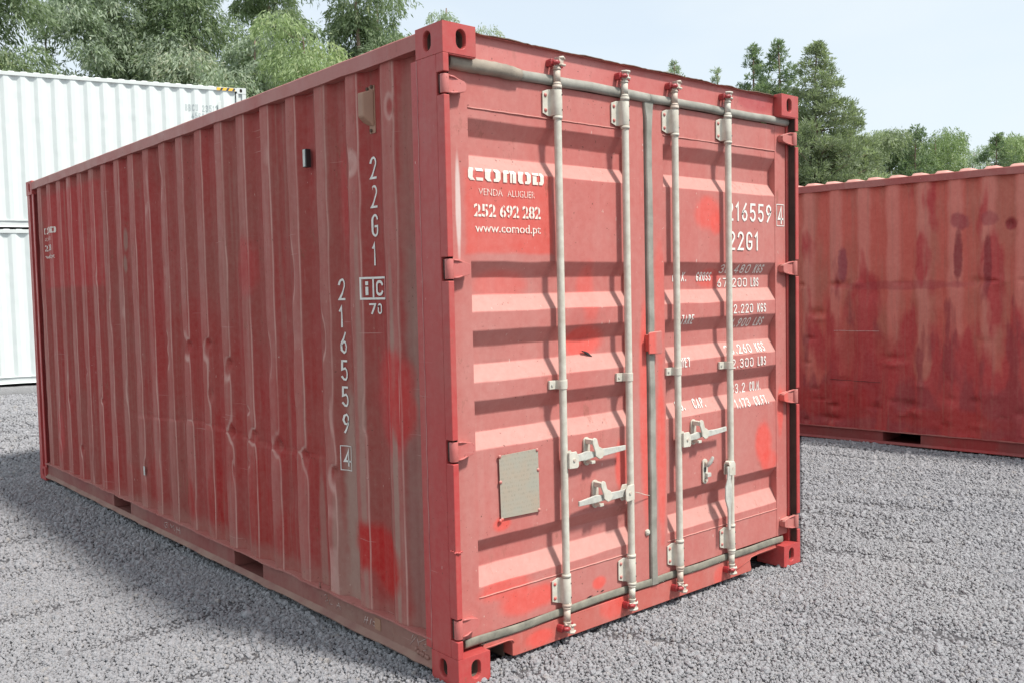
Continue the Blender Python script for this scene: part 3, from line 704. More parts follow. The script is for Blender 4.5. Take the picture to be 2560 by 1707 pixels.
# ---- handles
def hub(xc, z, sx, dd, hang=False):
    bm = BM()
    if hang:
        pts = [(xc - .062, z - .034), (xc - .010, z - .040), (xc - .010, z + .020), (xc - .018, z + .034), (xc - .044, z + .034), (xc - .060, z + .020)]
        prism(bm, [(p + .006, q) for p, q in pts], -.012, -.006); prism(bm, [(p + .006, q) for p, q in pts], .020, .026); box(bm, xc - .052, xc - .010, -.0059, .0199, z + .020, z + .033)
    else:
        x1 = xc + sx * .062; x0 = xc + sx * .004
        pts = [(x0, z - .036), (x1 - sx * .008, z - .038), (x1, z - .030), (x1, z + .012), (x1 - sx * .014, z + .036), (x0, z + .036)]
        prism(bm, pts, -.008, -.002); prism(bm, pts, .026, .032); box(bm, min(x0, x0 + sx * .012), max(x0, x0 + sx * .012), -.0019, .0259, z - .034, z + .034)
    part('handle_hub', bm, M['rod'], dd, .002)
    bm = BM(); px = xc + (sx * .034 if not hang else -.028); tube(bm, (px, -.013, z), (px, .034, z), .007, n=12); part('hub_rivet', bm, M['rodrust'], dd)
def lever(pts, dd):
    """pts: (x, y, z, halfheight, halfthick)"""
    bm = BM(); prev = None
    for (x, y, z, hh, ht) in pts:
        vs = [bm.verts.new(p) for p in ((x, y - ht, z - hh), (x, y - ht, z + hh), (x, y + ht, z + hh), (x, y + ht, z - hh))]
        if prev:
            for k in range(4): bm.faces.new((prev[k], prev[(k + 1) % 4], vs[(k + 1) % 4], vs[k]))
        else: bm.faces.new(vs)
        prev = vs
    bm.faces.new(list(reversed(prev))); bmesh.ops.recalc_face_normals(bm, faces=bm.faces[:])
    part('handle_lever', bm, M['galv'], dd, .0025)
def retainer(x, z0, z1, dd, sx=1, swing=True):
    bm = BM(); w = .020
    n = 8; pts = [(x + w * math.cos(math.pi * k / n), z1 - w + w * math.sin(math.pi * k / n)) for k in range(n + 1)] + [(x + w * math.cos(math.pi + math.pi * k / n), z0 + w + w * math.sin(math.pi + math.pi * k / n)) for k in range(n + 1)]
    prism(bm, pts, .046, .0545); part('handle_retainer', bm, M['rod'], dd, .0015)
    bm = BM()
    for zz in (z1 - w, z0 + w): tube(bm, (x, .046, zz), (x, .036, zz), .0085, n=12)
    parts('retainer_rivet', bm, M['rodrust'], dd)
    bm = BM()
    if swing:
        zt = z1 - .018
        pts = [(x - .012, zt - .008), (x - .014, zt + .010), (x - .002, zt + .020), (x + .014, zt + .014), (x + .026, zt - .022), (x + .050, zt - .034), (x + .060, zt - .056), (x + .050, zt - .076), (x + .030, zt - .080), (x + .006, zt - .064), (x + .004, zt - .046)]
        prism(bm, pts, -.004, .004)
        box(bm, x - .014, x + .010, .0041, .0458, zt - .010, zt + .012)
        box(bm, x - .012, x + .012, .006, .0458, zt - .098, zt - .084)
        part('handle_catch', bm, M['rod'], dd, .0025)
    else:
        box(bm, x - .006, x + .026, .028, .0458, z0 + .036, z0 + .056)
        polytube(bm, [(x - .002, .036, z1 - .035), (x + .006, .020, z1 - .016), (x + .014, .012, z1 + .006), (x + .016, .010, z1 + .014)], [.012, .011, .009, .006], 8)
        part('handle_catch', bm, M['galv'], dd, .002)
        bm = BM(); box(bm, x - .010, x + .004, .0452, .0459, z0 + .06, z0 + .085); part('retainer_slot', bm, M['black'], dd)
hub(RODX[0], .826, 1, doorL)
lever([(.655, .012, .826, .017, .004), (.71, .012, .828, .017, .004), (.745, .013, .830, .020, .004), (.80, .014, .830, .012, .006), (.85, .014, .831, .017, .006), (.90, .014, .832, .015, .005), (1.003, .014, .834, .011, .005)], doorL)
retainer(.786, .777, .905, doorL)
hub(RODX[1], .624, -1, doorL)
lever([(1.008, .012, .626, .017, .004), (.95, .012, .624, .017, .004), (.90, .013, .624, .018, .005), (.86, .014, .626, .013, .006), (.80, .014, .627, .017, .005), (.695, .014, .622, .011, .005)], doorL)
retainer(.836, .576, .704, doorL)
hub(RODX[2], .820, 1, doorR)
lever([(1.432, .012, .820, .015, .004), (1.49, .012, .823, .015, .004), (1.53, .013, .826, .018, .004), (1.575, .014, .826, .010, .006), (1.62, .012, .826, .016, .006), (1.68, .010, .828, .013, .006), (1.764, .008, .834, .012, .005)], doorR)
retainer(1.549, .774, .902, doorR)
retainer(1.640, .562, .690, doorR, swing=False)
hub(RODX[3], .628, -1, doorR, hang=True)
bm = BM(); prev = None
for (x, z, hw_, ht) in ((1.790, .64, .016, .004), (1.791, .60, .014, .004), (1.788, .570, .014, .004), (1.786, .535, .026, .004), (1.785, .470, .027, .004), (1.789, .425, .013, .005), (1.790, .40, .010, .005), (1.789, .31, .009, .005)):
    x -= .024
    vs = [bm.verts.new(p) for p in ((x - hw_, -.006 - ht, z), (x + hw_, -.006 - ht, z), (x + hw_, -.006 + ht, z), (x - hw_, -.006 + ht, z))]
    if prev:
        for k in range(4): bm.faces.new((prev[k], prev[(k + 1) % 4], vs[(k + 1) % 4], vs[k]))
    else: bm.faces.new(vs)
    prev = vs
bm.faces.new(list(reversed(prev))); bmesh.ops.recalc_face_normals(bm, faces=bm.faces[:]); hl = part('handle_lever', bm, M['galv'], doorR, .002); hl['label'] = 'lever hanging straight down'

# centre anti-rack plate, data plate, seal wire, small button
bm = BM(); prism(bm, [(1.1865, 1.252), (1.276, 1.248), (1.284, 1.256), (1.284, 1.350), (1.276, 1.356), (1.192, 1.353), (1.1865, 1.345)], .018, .026); box(bm, 1.196, 1.206, .0261, .0545, 1.262, 1.342)
part('lock_cover', bm, M['door'], doorR, .003)
bm = BM(); prism(bm, [(.277, .626), (.494, .620), (.490, .892), (.272, .888)], .0475, .0495)
part('data_plate', bm, M['plate'], doorL, .0005)
bm = BM()
for (x, z) in ((.276, .885), (.484, .886), (.488, .800), (.277, .778), (.490, .627), (.272, .618), (.281, .622)):
    bmesh.ops.create_uvsphere(bm, u_segments=10, v_segments=6, radius=.008, matrix=Matrix.Translation((x, .0475, z)) @ Matrix.Diagonal((1, .7, 1, 1)))
parts('plate_rivet', bm, M['door'], doorL, smooth=True)
bm = BM(); polytube(bm, [(1.060, .005, .618), (1.10, .016, .606), (1.16, .034, .585), (1.206, .045, .572)], .0016, 5); part('seal_wire', bm, M['rod'], doorL)
bm = BM(); bmesh.ops.create_icosphere(bm, subdivisions=2, radius=.014, matrix=Matrix.Translation((1.193, .052, .395)) @ Matrix.Diagonal((1.1, .8, 1.1, 1)))
for v in bm.verts: v.co += Vector((math.sin(v.co.z * 700), 0, math.sin(v.co.x * 900))) * .002
part('broken_seal', bm, M['rod'], doorL)
# torn slit
bm = BM(); prism(bm, [(.790, 1.288), (.806, 1.285), (.826, 1.278), (.842, 1.266), (.854, 1.258), (.838, 1.262), (.820, 1.270), (.806, 1.279), (.797, 1.282)], .0860, .0950)
for v in bm.verts: v.co.x += .018
part('torn_slit', bm, M['black'], doorL)
# torn seal edge
bm = BM()
for x0_, x1_, z0_, hh in ((.78, .815, .1735, .004), (.868, .890, .181, .004), (.845, .851, .186, .003)): prism(bm, [(x0_, z0_), ((x0_ + x1_) / 2, z0_ + hh), (x1_, z0_ + .003), ((x0_ + x1_) / 2, z0_ - .001)], .0535, .056)
parts('torn_edge', bm, M['black'], doorL)

# ---- vent, stickers on the side
bm = BM(); box(bm, .044, .0475, .548, .612, 2.250, 2.452); part('vent_plate', bm, M['vent'], main, .001)
bm = BM(); vs0 = [(.0475, .626, 2.432), (.0475, .556, 2.432), (.0475, .556, 2.275), (.0475, .626, 2.300)]; 
pr_ = [[(.044, .628, 2.290), (.044, .552, 2.275), (.044, .552, 2.435), (.044, .628, 2.437)], [(.004, .622, 2.322), (.004, .578, 2.320), (.004, .578, 2.420), (.004, .622, 2.424)]]
a_ = [bm.verts.new(p) for p in pr_[0]]; b_ = [bm.verts.new(p) for p in pr_[1]]
bm.faces.new(a_); bm.faces.new(b_)
for k in range(4): bm.faces.new((a_[k], a_[(k + 1) % 4], b_[(k + 1) % 4], b_[k]))
bmesh.ops.recalc_face_normals(bm, faces=bm.faces[:]); vt = part('vent', bm, M['vent'], main, .006, segs=3)
bm = BM()
for (y, z) in ((.600, 2.442), (.566, 2.446), (.578, 2.262)): tube(bm, (.044, y, z), (.037, y, z), .0075, n=10)
parts('vent_bolt', bm, M['roofdirt'], vt)
bm = BM(); box(bm, .010, .036, 1.098, 1.128, 2.165, 2.250); tg = part('sensor_tag', bm, M['black'], main, .001)
bm = BM(); box(bm, .0085, .0098, 1.1065, 1.127, 2.168, 2.248); part('tag_face', bm, M['pale'], tg)
bm = BM(); box(bm, .0455, .047, 3.56, 3.60, .40, .44) ; box(bm, .0085, .0100, 3.44, 3.465, .38, .44)
parts('paper_sticker', bm, M['pale'], main)
bm = BM(); box(bm, .017, .0195, .585, .632, .076, .128); part('rail_patch', bm, M['vent'], main)
bm = BM()
for (y, z) in ((.31, .075), (.295, .066), (.275, .066), (.262, .064), (.24, .062), (.228, .060)): bmesh.ops.create_icosphere(bm, subdivisions=2, radius=.010, matrix=Matrix.Translation((.018, y, z)))
parts('weld_bump', bm, M['rail'], main, smooth=True)
bm = BM(); polytube(bm, [(.0, 1.08, .160), (-.002, 1.082, .178), (-.0005, 1.086, .186)], .004, 6); part('bent_tab', bm, M['rail'], main)

# ---------------------------------------------------------------- lettering
def text_bm(s, bold=.0, spacing=1.0, shear=0.0):
    cu = bpy.data.curves.new('lettering', 'FONT'); cu.body = s; cu.size = 1.0; cu.offset = bold; cu.space_character = spacing; cu.shear = shear; cu.resolution_u = 4
    o = bpy.data.objects.new('lettering', cu); COL.objects.link(o); bpy.context.view_layer.update()
    me = bpy.data.meshes.new_from_object(o.evaluated_get(bpy.context.evaluated_depsgraph_get()))
    bpy.data.objects.remove(o); bpy.data.curves.remove(cu)
    bm = BM(); bm.from_mesh(me); bpy.data.meshes.remove(me)
    return bm
def cut(bm, co, no): bmesh.ops.bisect_plane(bm, geom=bm.verts[:] + bm.edges[:] + bm.faces[:], plane_co=co, plane_no=no)
def strip_out(bm, axis, a, b):
    no = (1, 0, 0) if axis == 0 else (0, 1, 0)
    for q in (a, b): cut(bm, tuple(q if k == axis else 0 for k in range(3)), no)
    bmesh.ops.delete(bm, geom=[f for f in bm.faces if a < f.calc_center_median()[axis] < b], context='FACES')
def fit(bm, u0, u1, v0, v1):
    xs_ = [v.co.x for v in bm.verts]; ys_ = [v.co.y for v in bm.verts]
    a, b, c, d = min(xs_), max(xs_), min(ys_), max(ys_)
    for v in bm.verts: v.co.x = u0 + (v.co.x - a) / (b - a) * (u1 - u0); v.co.y = v0 + (v.co.y - c) / (d - c) * (v1 - v0)
def add(dst, src):
    me = bpy.data.meshes.new('t'); src.to_mesh(me); src.free(); dst.from_mesh(me); bpy.data.meshes.remove(me)
def word(dst, s, u0, u1, v0, v1, bold=.0, stencil=0.0, sp=1.0, shear=0.0):
    b = text_bm(s, bold, sp, shear); fit(b, u0, u1, v0, v1)
    if stencil:
        # slots through every character
        xs_ = sorted(set()); n = len(s); 
        isl = []
        bmesh.ops.triangulate(b, faces=b.faces[:]); 
        seen = set()
        for v in b.verts:
            if v in seen: continue
            st = [v]; comp = []; seen.add(v)
            while st:
                q = st.pop(); comp.append(q)
                for e in q.link_edges:
                    o_ = e.other_vert(q)
                    if o_ not in seen: seen.add(o_); st.append(o_)
            isl.append((min(q.co.x for q in comp), max(q.co.x for q in comp)))
        for x0_, x1_ in isl:
            if x1_ - x0_ > stencil * 4: c_ = (x0_ + x1_) / 2 + stencil * .25; strip_out(b, 0, c_ - stencil / 2, c_ + stencil / 2)
    add(dst, b)
def _arc(cx, cy, rx, ry, a0, a1, n=7): return [(cx + rx * math.cos(R(a0 + (a1 - a0) * i / n)), cy + ry * math.sin(R(a0 + (a1 - a0) * i / n))) for i in range(n + 1)]
_T = lambda y=.78: _arc(.5, y, .5, 1 - y, 180, 0)
GL = {'0': [_arc(.5, .76, .5, .24, 180, 0) + _arc(.5, .24, .5, .24, 0, -180) + [(0, .76)]],
 '1': [[(.0, .80), (.75, 1), (.75, 0)]],
 '2': [_arc(.5, .75, .5, .25, 175, -20) + [(.0, .0), (1, 0)]],
 '3': [_arc(.46, .76, .5, .24, 160, -80) + [(.40, .52)], [(.42, .52)] + _arc(.46, .26, .54, .26, 85, -155)],
 '4': [[(.70, 0), (.70, 1), (0, .26), (1.05, .26)]],
 '5': [[(.95, 1), (.08, 1), (.04, .55)] + _arc(.48, .31, .52, .31, 120, -150)],
 '6': [[(.80, 1), (.10, .50)] + _arc(.5, .29, .5, .29, 160, -200)],
 '9': [[(.20, 0), (.90, .50)] + _arc(.5, .71, .5, .29, -20, -380)],
 '7': [[(0, 1), (1, 1), (.35, 0)]],
 '8': [_arc(.5, .76, .44, .24, -90, 270), _arc(.5, .26, .5, .26, 90, 450)],
 'A': [[(0, 0), (.5, 1), (1, 0)], [(.2, .28), (.8, .28)]],
 'B': [[(0, 0), (0, 1)] + _arc(.5, .76, .42, .24, 90, -90) + [(.1, .52)], [(.06, .50), (.5, .50)] + _arc(.5, .25, .5, .25, 90, -90) + [(.05, 0)]],
 'C': [_arc(.5, .76, .5, .24, 10, 180) + _arc(.5, .24, .5, .24, 180, 350)],
 'D': [[(.0, 0), (0, 1), (.4, 1)] + _arc(.45, .72, .55, .28, 80, 0) + _arc(.45, .28, .55, .28, 0, -80) + [(0.02, 0)]],
 'E': [[(1, 1), (0, 1), (0, 0), (1, 0)], [(.06, .52), (.8, .52)]], 'F': [[(1, 1), (0, 1), (0, 0)], [(.06, .52), (.8, .52)]],
 'G': [_arc(.5, .76, .5, .24, 15, 180) + _arc(.5, .24, .5, .24, 180, 360) + [(1, .46), (.5, .46)]],
 'I': [[(.5, 0), (.5, 1)]], 'K': [[(0, 0), (0, 1)], [(1, 1), (.1, .45)], [(.35, .6), (1, 0)]], 'L': [[(0, 1), (0, 0), (1, 0)]],
 'M': [[(0, 0), (0, 1), (.5, .35), (1, 1), (1, 0)]], 'N': [[(0, 0), (0, 1), (1, 0), (1, 1)]], 'O': [_arc(.5, .76, .5, .24, 180, 0) + _arc(.5, .24, .5, .24, 0, -180) + [(0, .76)]],
 'P': [[(0, 0), (0, 1)] + _arc(.5, .74, .5, .26, 90, -90) + [(.06, .48)]], 'R': [[(0, 0), (0, 1)] + _arc(.5, .74, .5, .26, 90, -90) + [(.06, .48)], [(.5, .46), (1, 0)]],
 'S': [_arc(.5, .75, .5, .25, 20, 225) + _arc(.5, .25, .5, .25, 45, -160)], 'T': [[(0, 1), (1, 1)], [(.5, .96), (.5, 0)]],
 'U': [[(0, 1), (0, .25)] + _arc(.5, .25, .5, .25, 180, 360) + [(1, 1)]], 'X': [[(0, 0), (1, 1)], [(0, 1), (1, 0)]],
 '.': [[(.35, 0), (.35, .09)]], 'i': [[(.5, 0), (.5, .5)], [(.5, .92), (.5, 1.0)]]}
GW = {'1': .6, '.': .42, 'I': .35, 'M': 1.2, 'i': .35, ' ': .7}
def mark(dst, s, u0, u1, v0, v1, th, gap=.42):
    """condensed container numerals drawn as flat ribbons of even width"""
    tot = sum(GW.get(c, 1) for c in s) + gap * (len(s) - 1); k = (u1 - u0) / tot; u = u0; h = th / 2; lay = 0
    for c in s:
        wc_ = GW.get(c, 1) * k
        for ln in GL.get(c, []):
            pts_ = []
            for (a, b_) in ln:
                p = Vector((u + h + a * (wc_ - th), v0 + h + b_ * (v1 - v0 - th)))
                if not pts_ or (p - pts_[-1]).length > th * .08: pts_.append(p)
            lay += 1; L_ = []
            for i, p in enumerate(pts_):
                d0 = (p - pts_[i - 1]).normalized() if i else None; d1 = (pts_[i + 1] - p).normalized() if i < len(pts_) - 1 else None
                d = ((d0 or d1) + (d1 or d0)); d = d.normalized() if d.length > 1e-4 else d1
                n_ = Vector((-d.y, d.x)); ref = d1 or d0; cs = max(.45, abs(n_.dot(Vector((-ref.y, ref.x)))))
                e = -d * h if not i else (d * h if i == len(pts_) - 1 else Vector((0, 0)))
                if c in '.i' and 0: e = Vector((0, 0))
                L_.append((p + e + n_ * h / cs, p + e - n_ * h / cs))
            vs_ = [(dst.verts.new((a.x, a.y, lay % 3 * .0002)), dst.verts.new((b_.x, b_.y, lay % 3 * .0002))) for a, b_ in L_]
            for (a, b_), (c_, d_) in zip(vs_, vs_[1:]): dst.faces.new((a, b_, d_, c_))
        u += wc_ + gap * k
def frame2(dst, u0, u1, v0, v1, t):
    for (a, b, c, d) in ((u0, u1, v0, v0 + t), (u0, u1, v1 - t, v1), (u0, u0 + t, v0 + t, v1 - t), (u1 - t, u1, v0 + t, v1 - t)):
        dst.faces.new([dst.verts.new(p) for p in ((a, c, 0), (b, c, 0), (b, d, 0), (a, d, 0))])
def poly(dst, pts): dst.faces.new([dst.verts.new((x, y, 0)) for x, y in pts])
def on_door(bm, mat, parent, gap=.0022, name='lettering'):
    for z in zp: 
        for dz in (-.003, 0, .003): cut(bm, (0, z + dz, 0), (0, 1, 0))
    for v in bm.verts:
        u, z = v.co.x, v.co.y
        yy = (yd(z - .003) + yd(z) + yd(z + .003)) / 3 if .32 < z < 2.29 else YD
        if u > 2.291 or u < .156: yy = YD
        v.co = Vector((u, yy - gap - v.co.z, z))
    bmesh.ops.recalc_face_normals(bm, faces=bm.faces[:])
    return part(name, bm, mat, parent)
def on_side(bm, mat, parent, gap=.0025, name='lettering', brk=True):
    """u runs to the right as seen from outside, so y = -u"""
    y = Y0C - 2 * PITCH
    while brk and y < 6:
        for t in (0, .068, .138, .208):
            for d in (-.005, 0, .005): cut(bm, (-(y + t + d), 0, 0), (1, 0, 0))
        y += PITCH
    for v in bm.verts:
        yy, z = -v.co.x, v.co.y
        x = float((xs(yy - .005) + xs(yy) + xs(yy + .005)) / 3)
        v.co = Vector((x - gap - v.co.z, yy, z))
    return part(name, bm, mat, parent)
def comod(dst, x0, x1, z0, z1):
    """wide angular stencil capitals, built by hand in a 100 x 14 box"""
    def P(pts): poly(dst, [(x0 + (x1 - x0) * a / 100, z0 + (z1 - z0) * b / 14) for a, b in pts])
    t = 5.0
    # C
    P([(1, 14), (8, 14), (6.5, 10.5), (6, 3.5), (9, 0), (3, 0), (0, 3), (0, 11)]); P([(10, 14), (19, 14), (19, 10.6), (10.6, 10.6)]); P([(10.8, 0), (19, 0), (19, 3.4), (10, 3.4)])
    # O
    P([(23, 14), (31, 14), (28.5, 10.5), (28, 3.5), (30, 0), (25, 0), (21.5, 3), (21.5, 11)]); P([(33, 14), (39, 14), (41.5, 11), (41.5, 3), (39, 0), (32.5, 0), (32.5, 3), (35, 3.6), (35, 10.5), (33.4, 11)])
    # M
    P([(45, 0), (50, 0), (50, 10), (52.5, 10.6), (52.5, 14), (47, 14), (45, 12)]); P([(53.5, 14), (60, 14), (62, 12), (62, 0), (57.5, 0), (57.5, 10.3), (56.5, 10.3), (56.5, 0), (54, 0), (54, 10.3)])
    # O
    P([(66, 14), (73, 14), (71, 10.5), (70.5, 3.5), (72, 0), (67, 0), (64.5, 3), (64.5, 11)]); P([(75, 14), (79.5, 14), (82, 11), (82, 3), (79.5, 0), (74, 0), (74, 3), (76.5, 3.6), (76.5, 10.5), (75, 11)])
    # D
    P([(84.5, 10), (90, 10), (90, 3.4), (92, 3.4), (92, 0), (84.5, 0)]); P([(84.5, 14), (93, 14), (93, 11), (84.5, 11)]); P([(94.2, 14), (98, 14), (100, 11), (100, 3), (98, 0), (93.5, 0), (93.5, 3.4), (95, 4), (95, 10.4), (94.2, 11)])
def logo(x0, z0, sx=1.0):
    """x0 left edge, z0 datum of the web address line"""
    b = BM(); w_ = .412
    comod(b, x0, x0 + w_, z0 + .172, z0 + .222)
    word(b, 'VENDA', x0 + .054, x0 + .180, z0 + .115, z0 + .142, -.012, .0035, 1.0)
    word(b, 'ALUGUER', x0 + .207, x0 + .358, z0 + .115, z0 + .142, -.012, .0035, 1.0)
    word(b, '252', x0 + .027, x0 + .142, z0 + .028, z0 + .080, .022, .005)
    word(b, '692', x0 + .163, x0 + .268, z0 + .028, z0 + .080, .022, .005)
    word(b, '282', x0 + .287, x0 + .390, z0 + .028, z0 + .080, .022, .005)
    word(b, 'www.comod.pt', x0 + .032, x0 + .388, z0 - .044, z0 + .002, .006, .003)
    return b
lt = on_door(logo(.150, 1.834), M['sprayw'], doorL, .002)
lt['label'] = 'sprayed stencil company name and phone number'
b = BM()
mark(b, '216559', 1.856, 2.256, 1.900, 1.997, .012)
frame2(b, 2.302, 2.376, 1.884, 2.004, .004); mark(b, '4', 2.314, 2.364, 1.895, 1.993, .011)
mark(b, '22G1', 1.868, 2.131, 1.748, 1.846, .012)
rows = [('30.480', 1.815, 2.078, 1.628, 1.674, 'KGS', 2.118, 2.200), ('67.200', 1.815, 2.078, 1.556, 1.604, 'LBS', 2.112, 2.184), ('2.220', 1.905, 2.078, 1.417, 1.465, 'KGS', 2.118, 2.198), ('4.900', 1.905, 2.078, 1.345, 1.391, 'LBS', 2.118, 2.198),
        ('28.260', 1.845, 2.078, 1.205, 1.253, 'KGS', 2.118, 2.200), ('62.300', 1.840, 2.078, 1.131, 1.180, 'LBS', 2.118, 2.194), ('33.2', 1.925, 2.052, .992, 1.044, 'CU.M.', 2.095, 2.196), ('1.173', 1.925, 2.052, .916, .964, 'CU.FT.', 2.095, 2.222)]
for (t1, a, b1, z0, z1, t2, c, d) in rows: mark(b, t1, a, b1, z0, z1, .0062); mark(b, t2, c, d, z0, z1, .0062)
mark(b, 'MAX.', 1.452, 1.562, 1.590, 1.636, .0062); mark(b, 'GROSS', 1.640, 1.760, 1.590, 1.636, .0062); mark(b, 'TARE', 1.478, 1.574, 1.377, 1.424, .0062)
mark(b, 'NET', 1.468, 1.540, 1.166, 1.213, .0062); mark(b, 'CU.', 1.452, 1.520, .950, .999, .0062); mark(b, 'CAP.', 1.590, 1.686, .950, .999, .0062)
lt = on_door(b, M['white'], doorR); lt['label'] = 'white serial number and weight table'
b = BM()
for ch, z0, z1 in (('2', 2.056, 2.152), ('2', 1.932, 2.030), ('G', 1.808, 1.906), ('1', 1.685, 1.785)):
    mark(b, ch, -.597, -.597 + (.045 if ch != '1' else .020), z0, z1, .0095)
frame2(b, -.660, -.490, 1.537, 1.636, .009); mark(b, 'i', -.640, -.612, 1.557, 1.617, .013); poly(b, [(-.601, 1.5465), (-.594, 1.5465), (-.594, 1.6265), (-.601, 1.6265)]); mark(b, 'C', -.582, -.528, 1.553, 1.621, .012)
mark(b, '70', -.618, -.541, 1.474, 1.521, .0078, .4)
for ch, z0, z1 in (('2', 1.536, 1.635), ('1', 1.412, 1.511), ('6', 1.292, 1.391), ('5', 1.168, 1.264), ('5', 1.047, 1.143), ('9', .926, 1.018), ('4', .772, .854)):
    mark(b, ch, -.886, -.886 + (.044 if ch != '1' else .020), z0, z1, .0095 if ch != '4' else .0095)
frame2(b, -.902, -.832, .752, .868, .0035)
on_side(b, M['white'], main)
lg = logo(-5.765, 1.945); strip_out(lg, 0, -9.0, -5.655)
on_side(lg, M['sprayw'], main)
# hand chalk marks on the rail
def strokes(lines, y0, z0, sy, sz, x=.0188, r=.0019):
    bm = BM()
    for ln in lines: polytube(bm, [(x, y0 - u * sy, z0 + v * sz) for u, v in ln], r, 5)
    return part('chalk_mark', bm, M['chalk'], main)
strokes([[(.25, .9), (.05, .7), (0, .3), (.1, 0), (.2, .2), (.2, .45), (.12, .5)], [(.38, .1), (.42, .9), (.5, .4), (.62, .9), (.66, .1)], [(.82, .9), (.8, .05)], [(1.0, .95), (1.0, .0)], [(.82, .5), (1.0, .55)]], 3.153, .080, .265, .045)
strokes([[(.05, 0), (.22, 1)], [(.25, 0), (.4, 1)], [(.1, .45), (.4, .55)], [(.55, .1), (.68, .95)], [(1, .7), (.85, .75), (.8, .3), (.95, .2)]], .73, .078, .10, .036)
strokes([[(0, .8), (.15, 1), (.2, .7), (.1, .6), (.22, .4), (.05, .2)], [(.35, .6), (.3, .1), (.5, .2)], [(.75, 0), (.9, .7), (1, 0)], [(.75, .35), (1, .35)]], 1.08, .085, .15, .045, r=.0013)
strokes([[(0, 0), (.4, .9), (.5, .2)], [(.5, .5), (.9, 1)], [(.9, .6), (.7, .4), (.95, .2), (.75, 0)], [(.2, .9), (.1, .5)]], .36, .080, .13, .055, r=.0013)

# ================================================================= RIGHT RED CONTAINER
rc = root('shipping_container', (6.77, -2.59, -.02), 'dented orange and maroon patched shipping container standing behind the main one at the right', 'shipping container', .1056)
rd = random.Random(8); d2 = []
for k in range(60):
    y = rd.uniform(2.6, 5.0); z = rd.choice([rd.uniform(.2, .5), rd.uniform(.3, 1.3), 1.57])
    d2.append((y, z, rd.uniform(.03, .07), rd.uniform(.016, .04), rd.uniform(-.018, .030)))
d2 += [(4.05, .86, .09, .04, .03), (4.05, .80, .09, .03, -.02), (3.9, .42, .08, .04, .035), (3.86, .36, .07, .03, -.02), (4.8, 1.29, .07, .04, .035), (4.78, 1.23, .06, .03, -.02), (4.68, .24, .1, .03, .03), (4.25, 1.5, .08, .1, .03), (3.04, 2.07, .03, .03, .03), (4.2, 1.05, .5, .3, .012)]
container(rc, LC, W, H - .02, M['rusty'], M['rtrim'], M['rbot'], M['rtrim'], d2, 21, .003, pockets=True, rail_wave=.002, roof_amp=.031, roof_mat=M['rroof'])
bm = BM(); polytube(bm, [(.009, 4.62 - i * .05, 1.113 + .001 * math.sin(i)) for i in range(10)], .0018, 5); part('scratch', bm, M['chalk'], rc)
bm = BM(); polytube(bm, [(.008, 4.66 - i * .05, .63 - .001 * i + .002 * math.sin(i * 2)) for i in range(11)], .0022, 5); part('weld_seam', bm, M['dark'], rc)

# ================================================================= WHITE CONTAINERS
WA = math.atan2(.968, .251)
for nm, z, lab in (('lower', 0, 'white shipping container standing on the gravel beneath another white one'), ('upper', 2.896, 'white shipping container with hazard tape, stacked on top of the other white one')):
    wc = root('shipping_container', (6.40, 15.15, z), lab, 'shipping container', WA, 'stacked white shipping containers')
    container(wc, 12.192, W, 2.896, M['wpaint'], M['wtrim'], M['wtrim'], M['wtrim'], (), 31 + int(z), .0012, pockets=False, rail_wave=.0005)
    if z:
        bm = BM(); box(bm, -.004, -.0015, .215, .58, 2.896 - .076, 2.896 - .018); part('hazard_tape', bm, M['hazard'], wc)
        b = BM(); zb = -2.896
        mark(b, 'BBCU', -1.195, -.953, zb + 5.27, zb + 5.405, .018); mark(b, '235126', -.871, -.500, zb + 5.27, zb + 5.405, .018); mark(b, '6', -.420, -.365, zb + 5.285, zb + 5.395, .016)
        mark(b, '45G8', -1.078, -.834, zb + 5.12, zb + 5.245, .018)
        on_side(b, M['grey'], wc, .003)
        bm = BM(); box(bm, .002, .010, .50, .56, 2.40, 2.60); part('vent', bm, M['wtrim'], wc, .003)
        bm = BM(); box(bm, -.0005, .0022, .01, .03, 2.36, 2.62); part('post_mark', bm, M['grey'], wc)
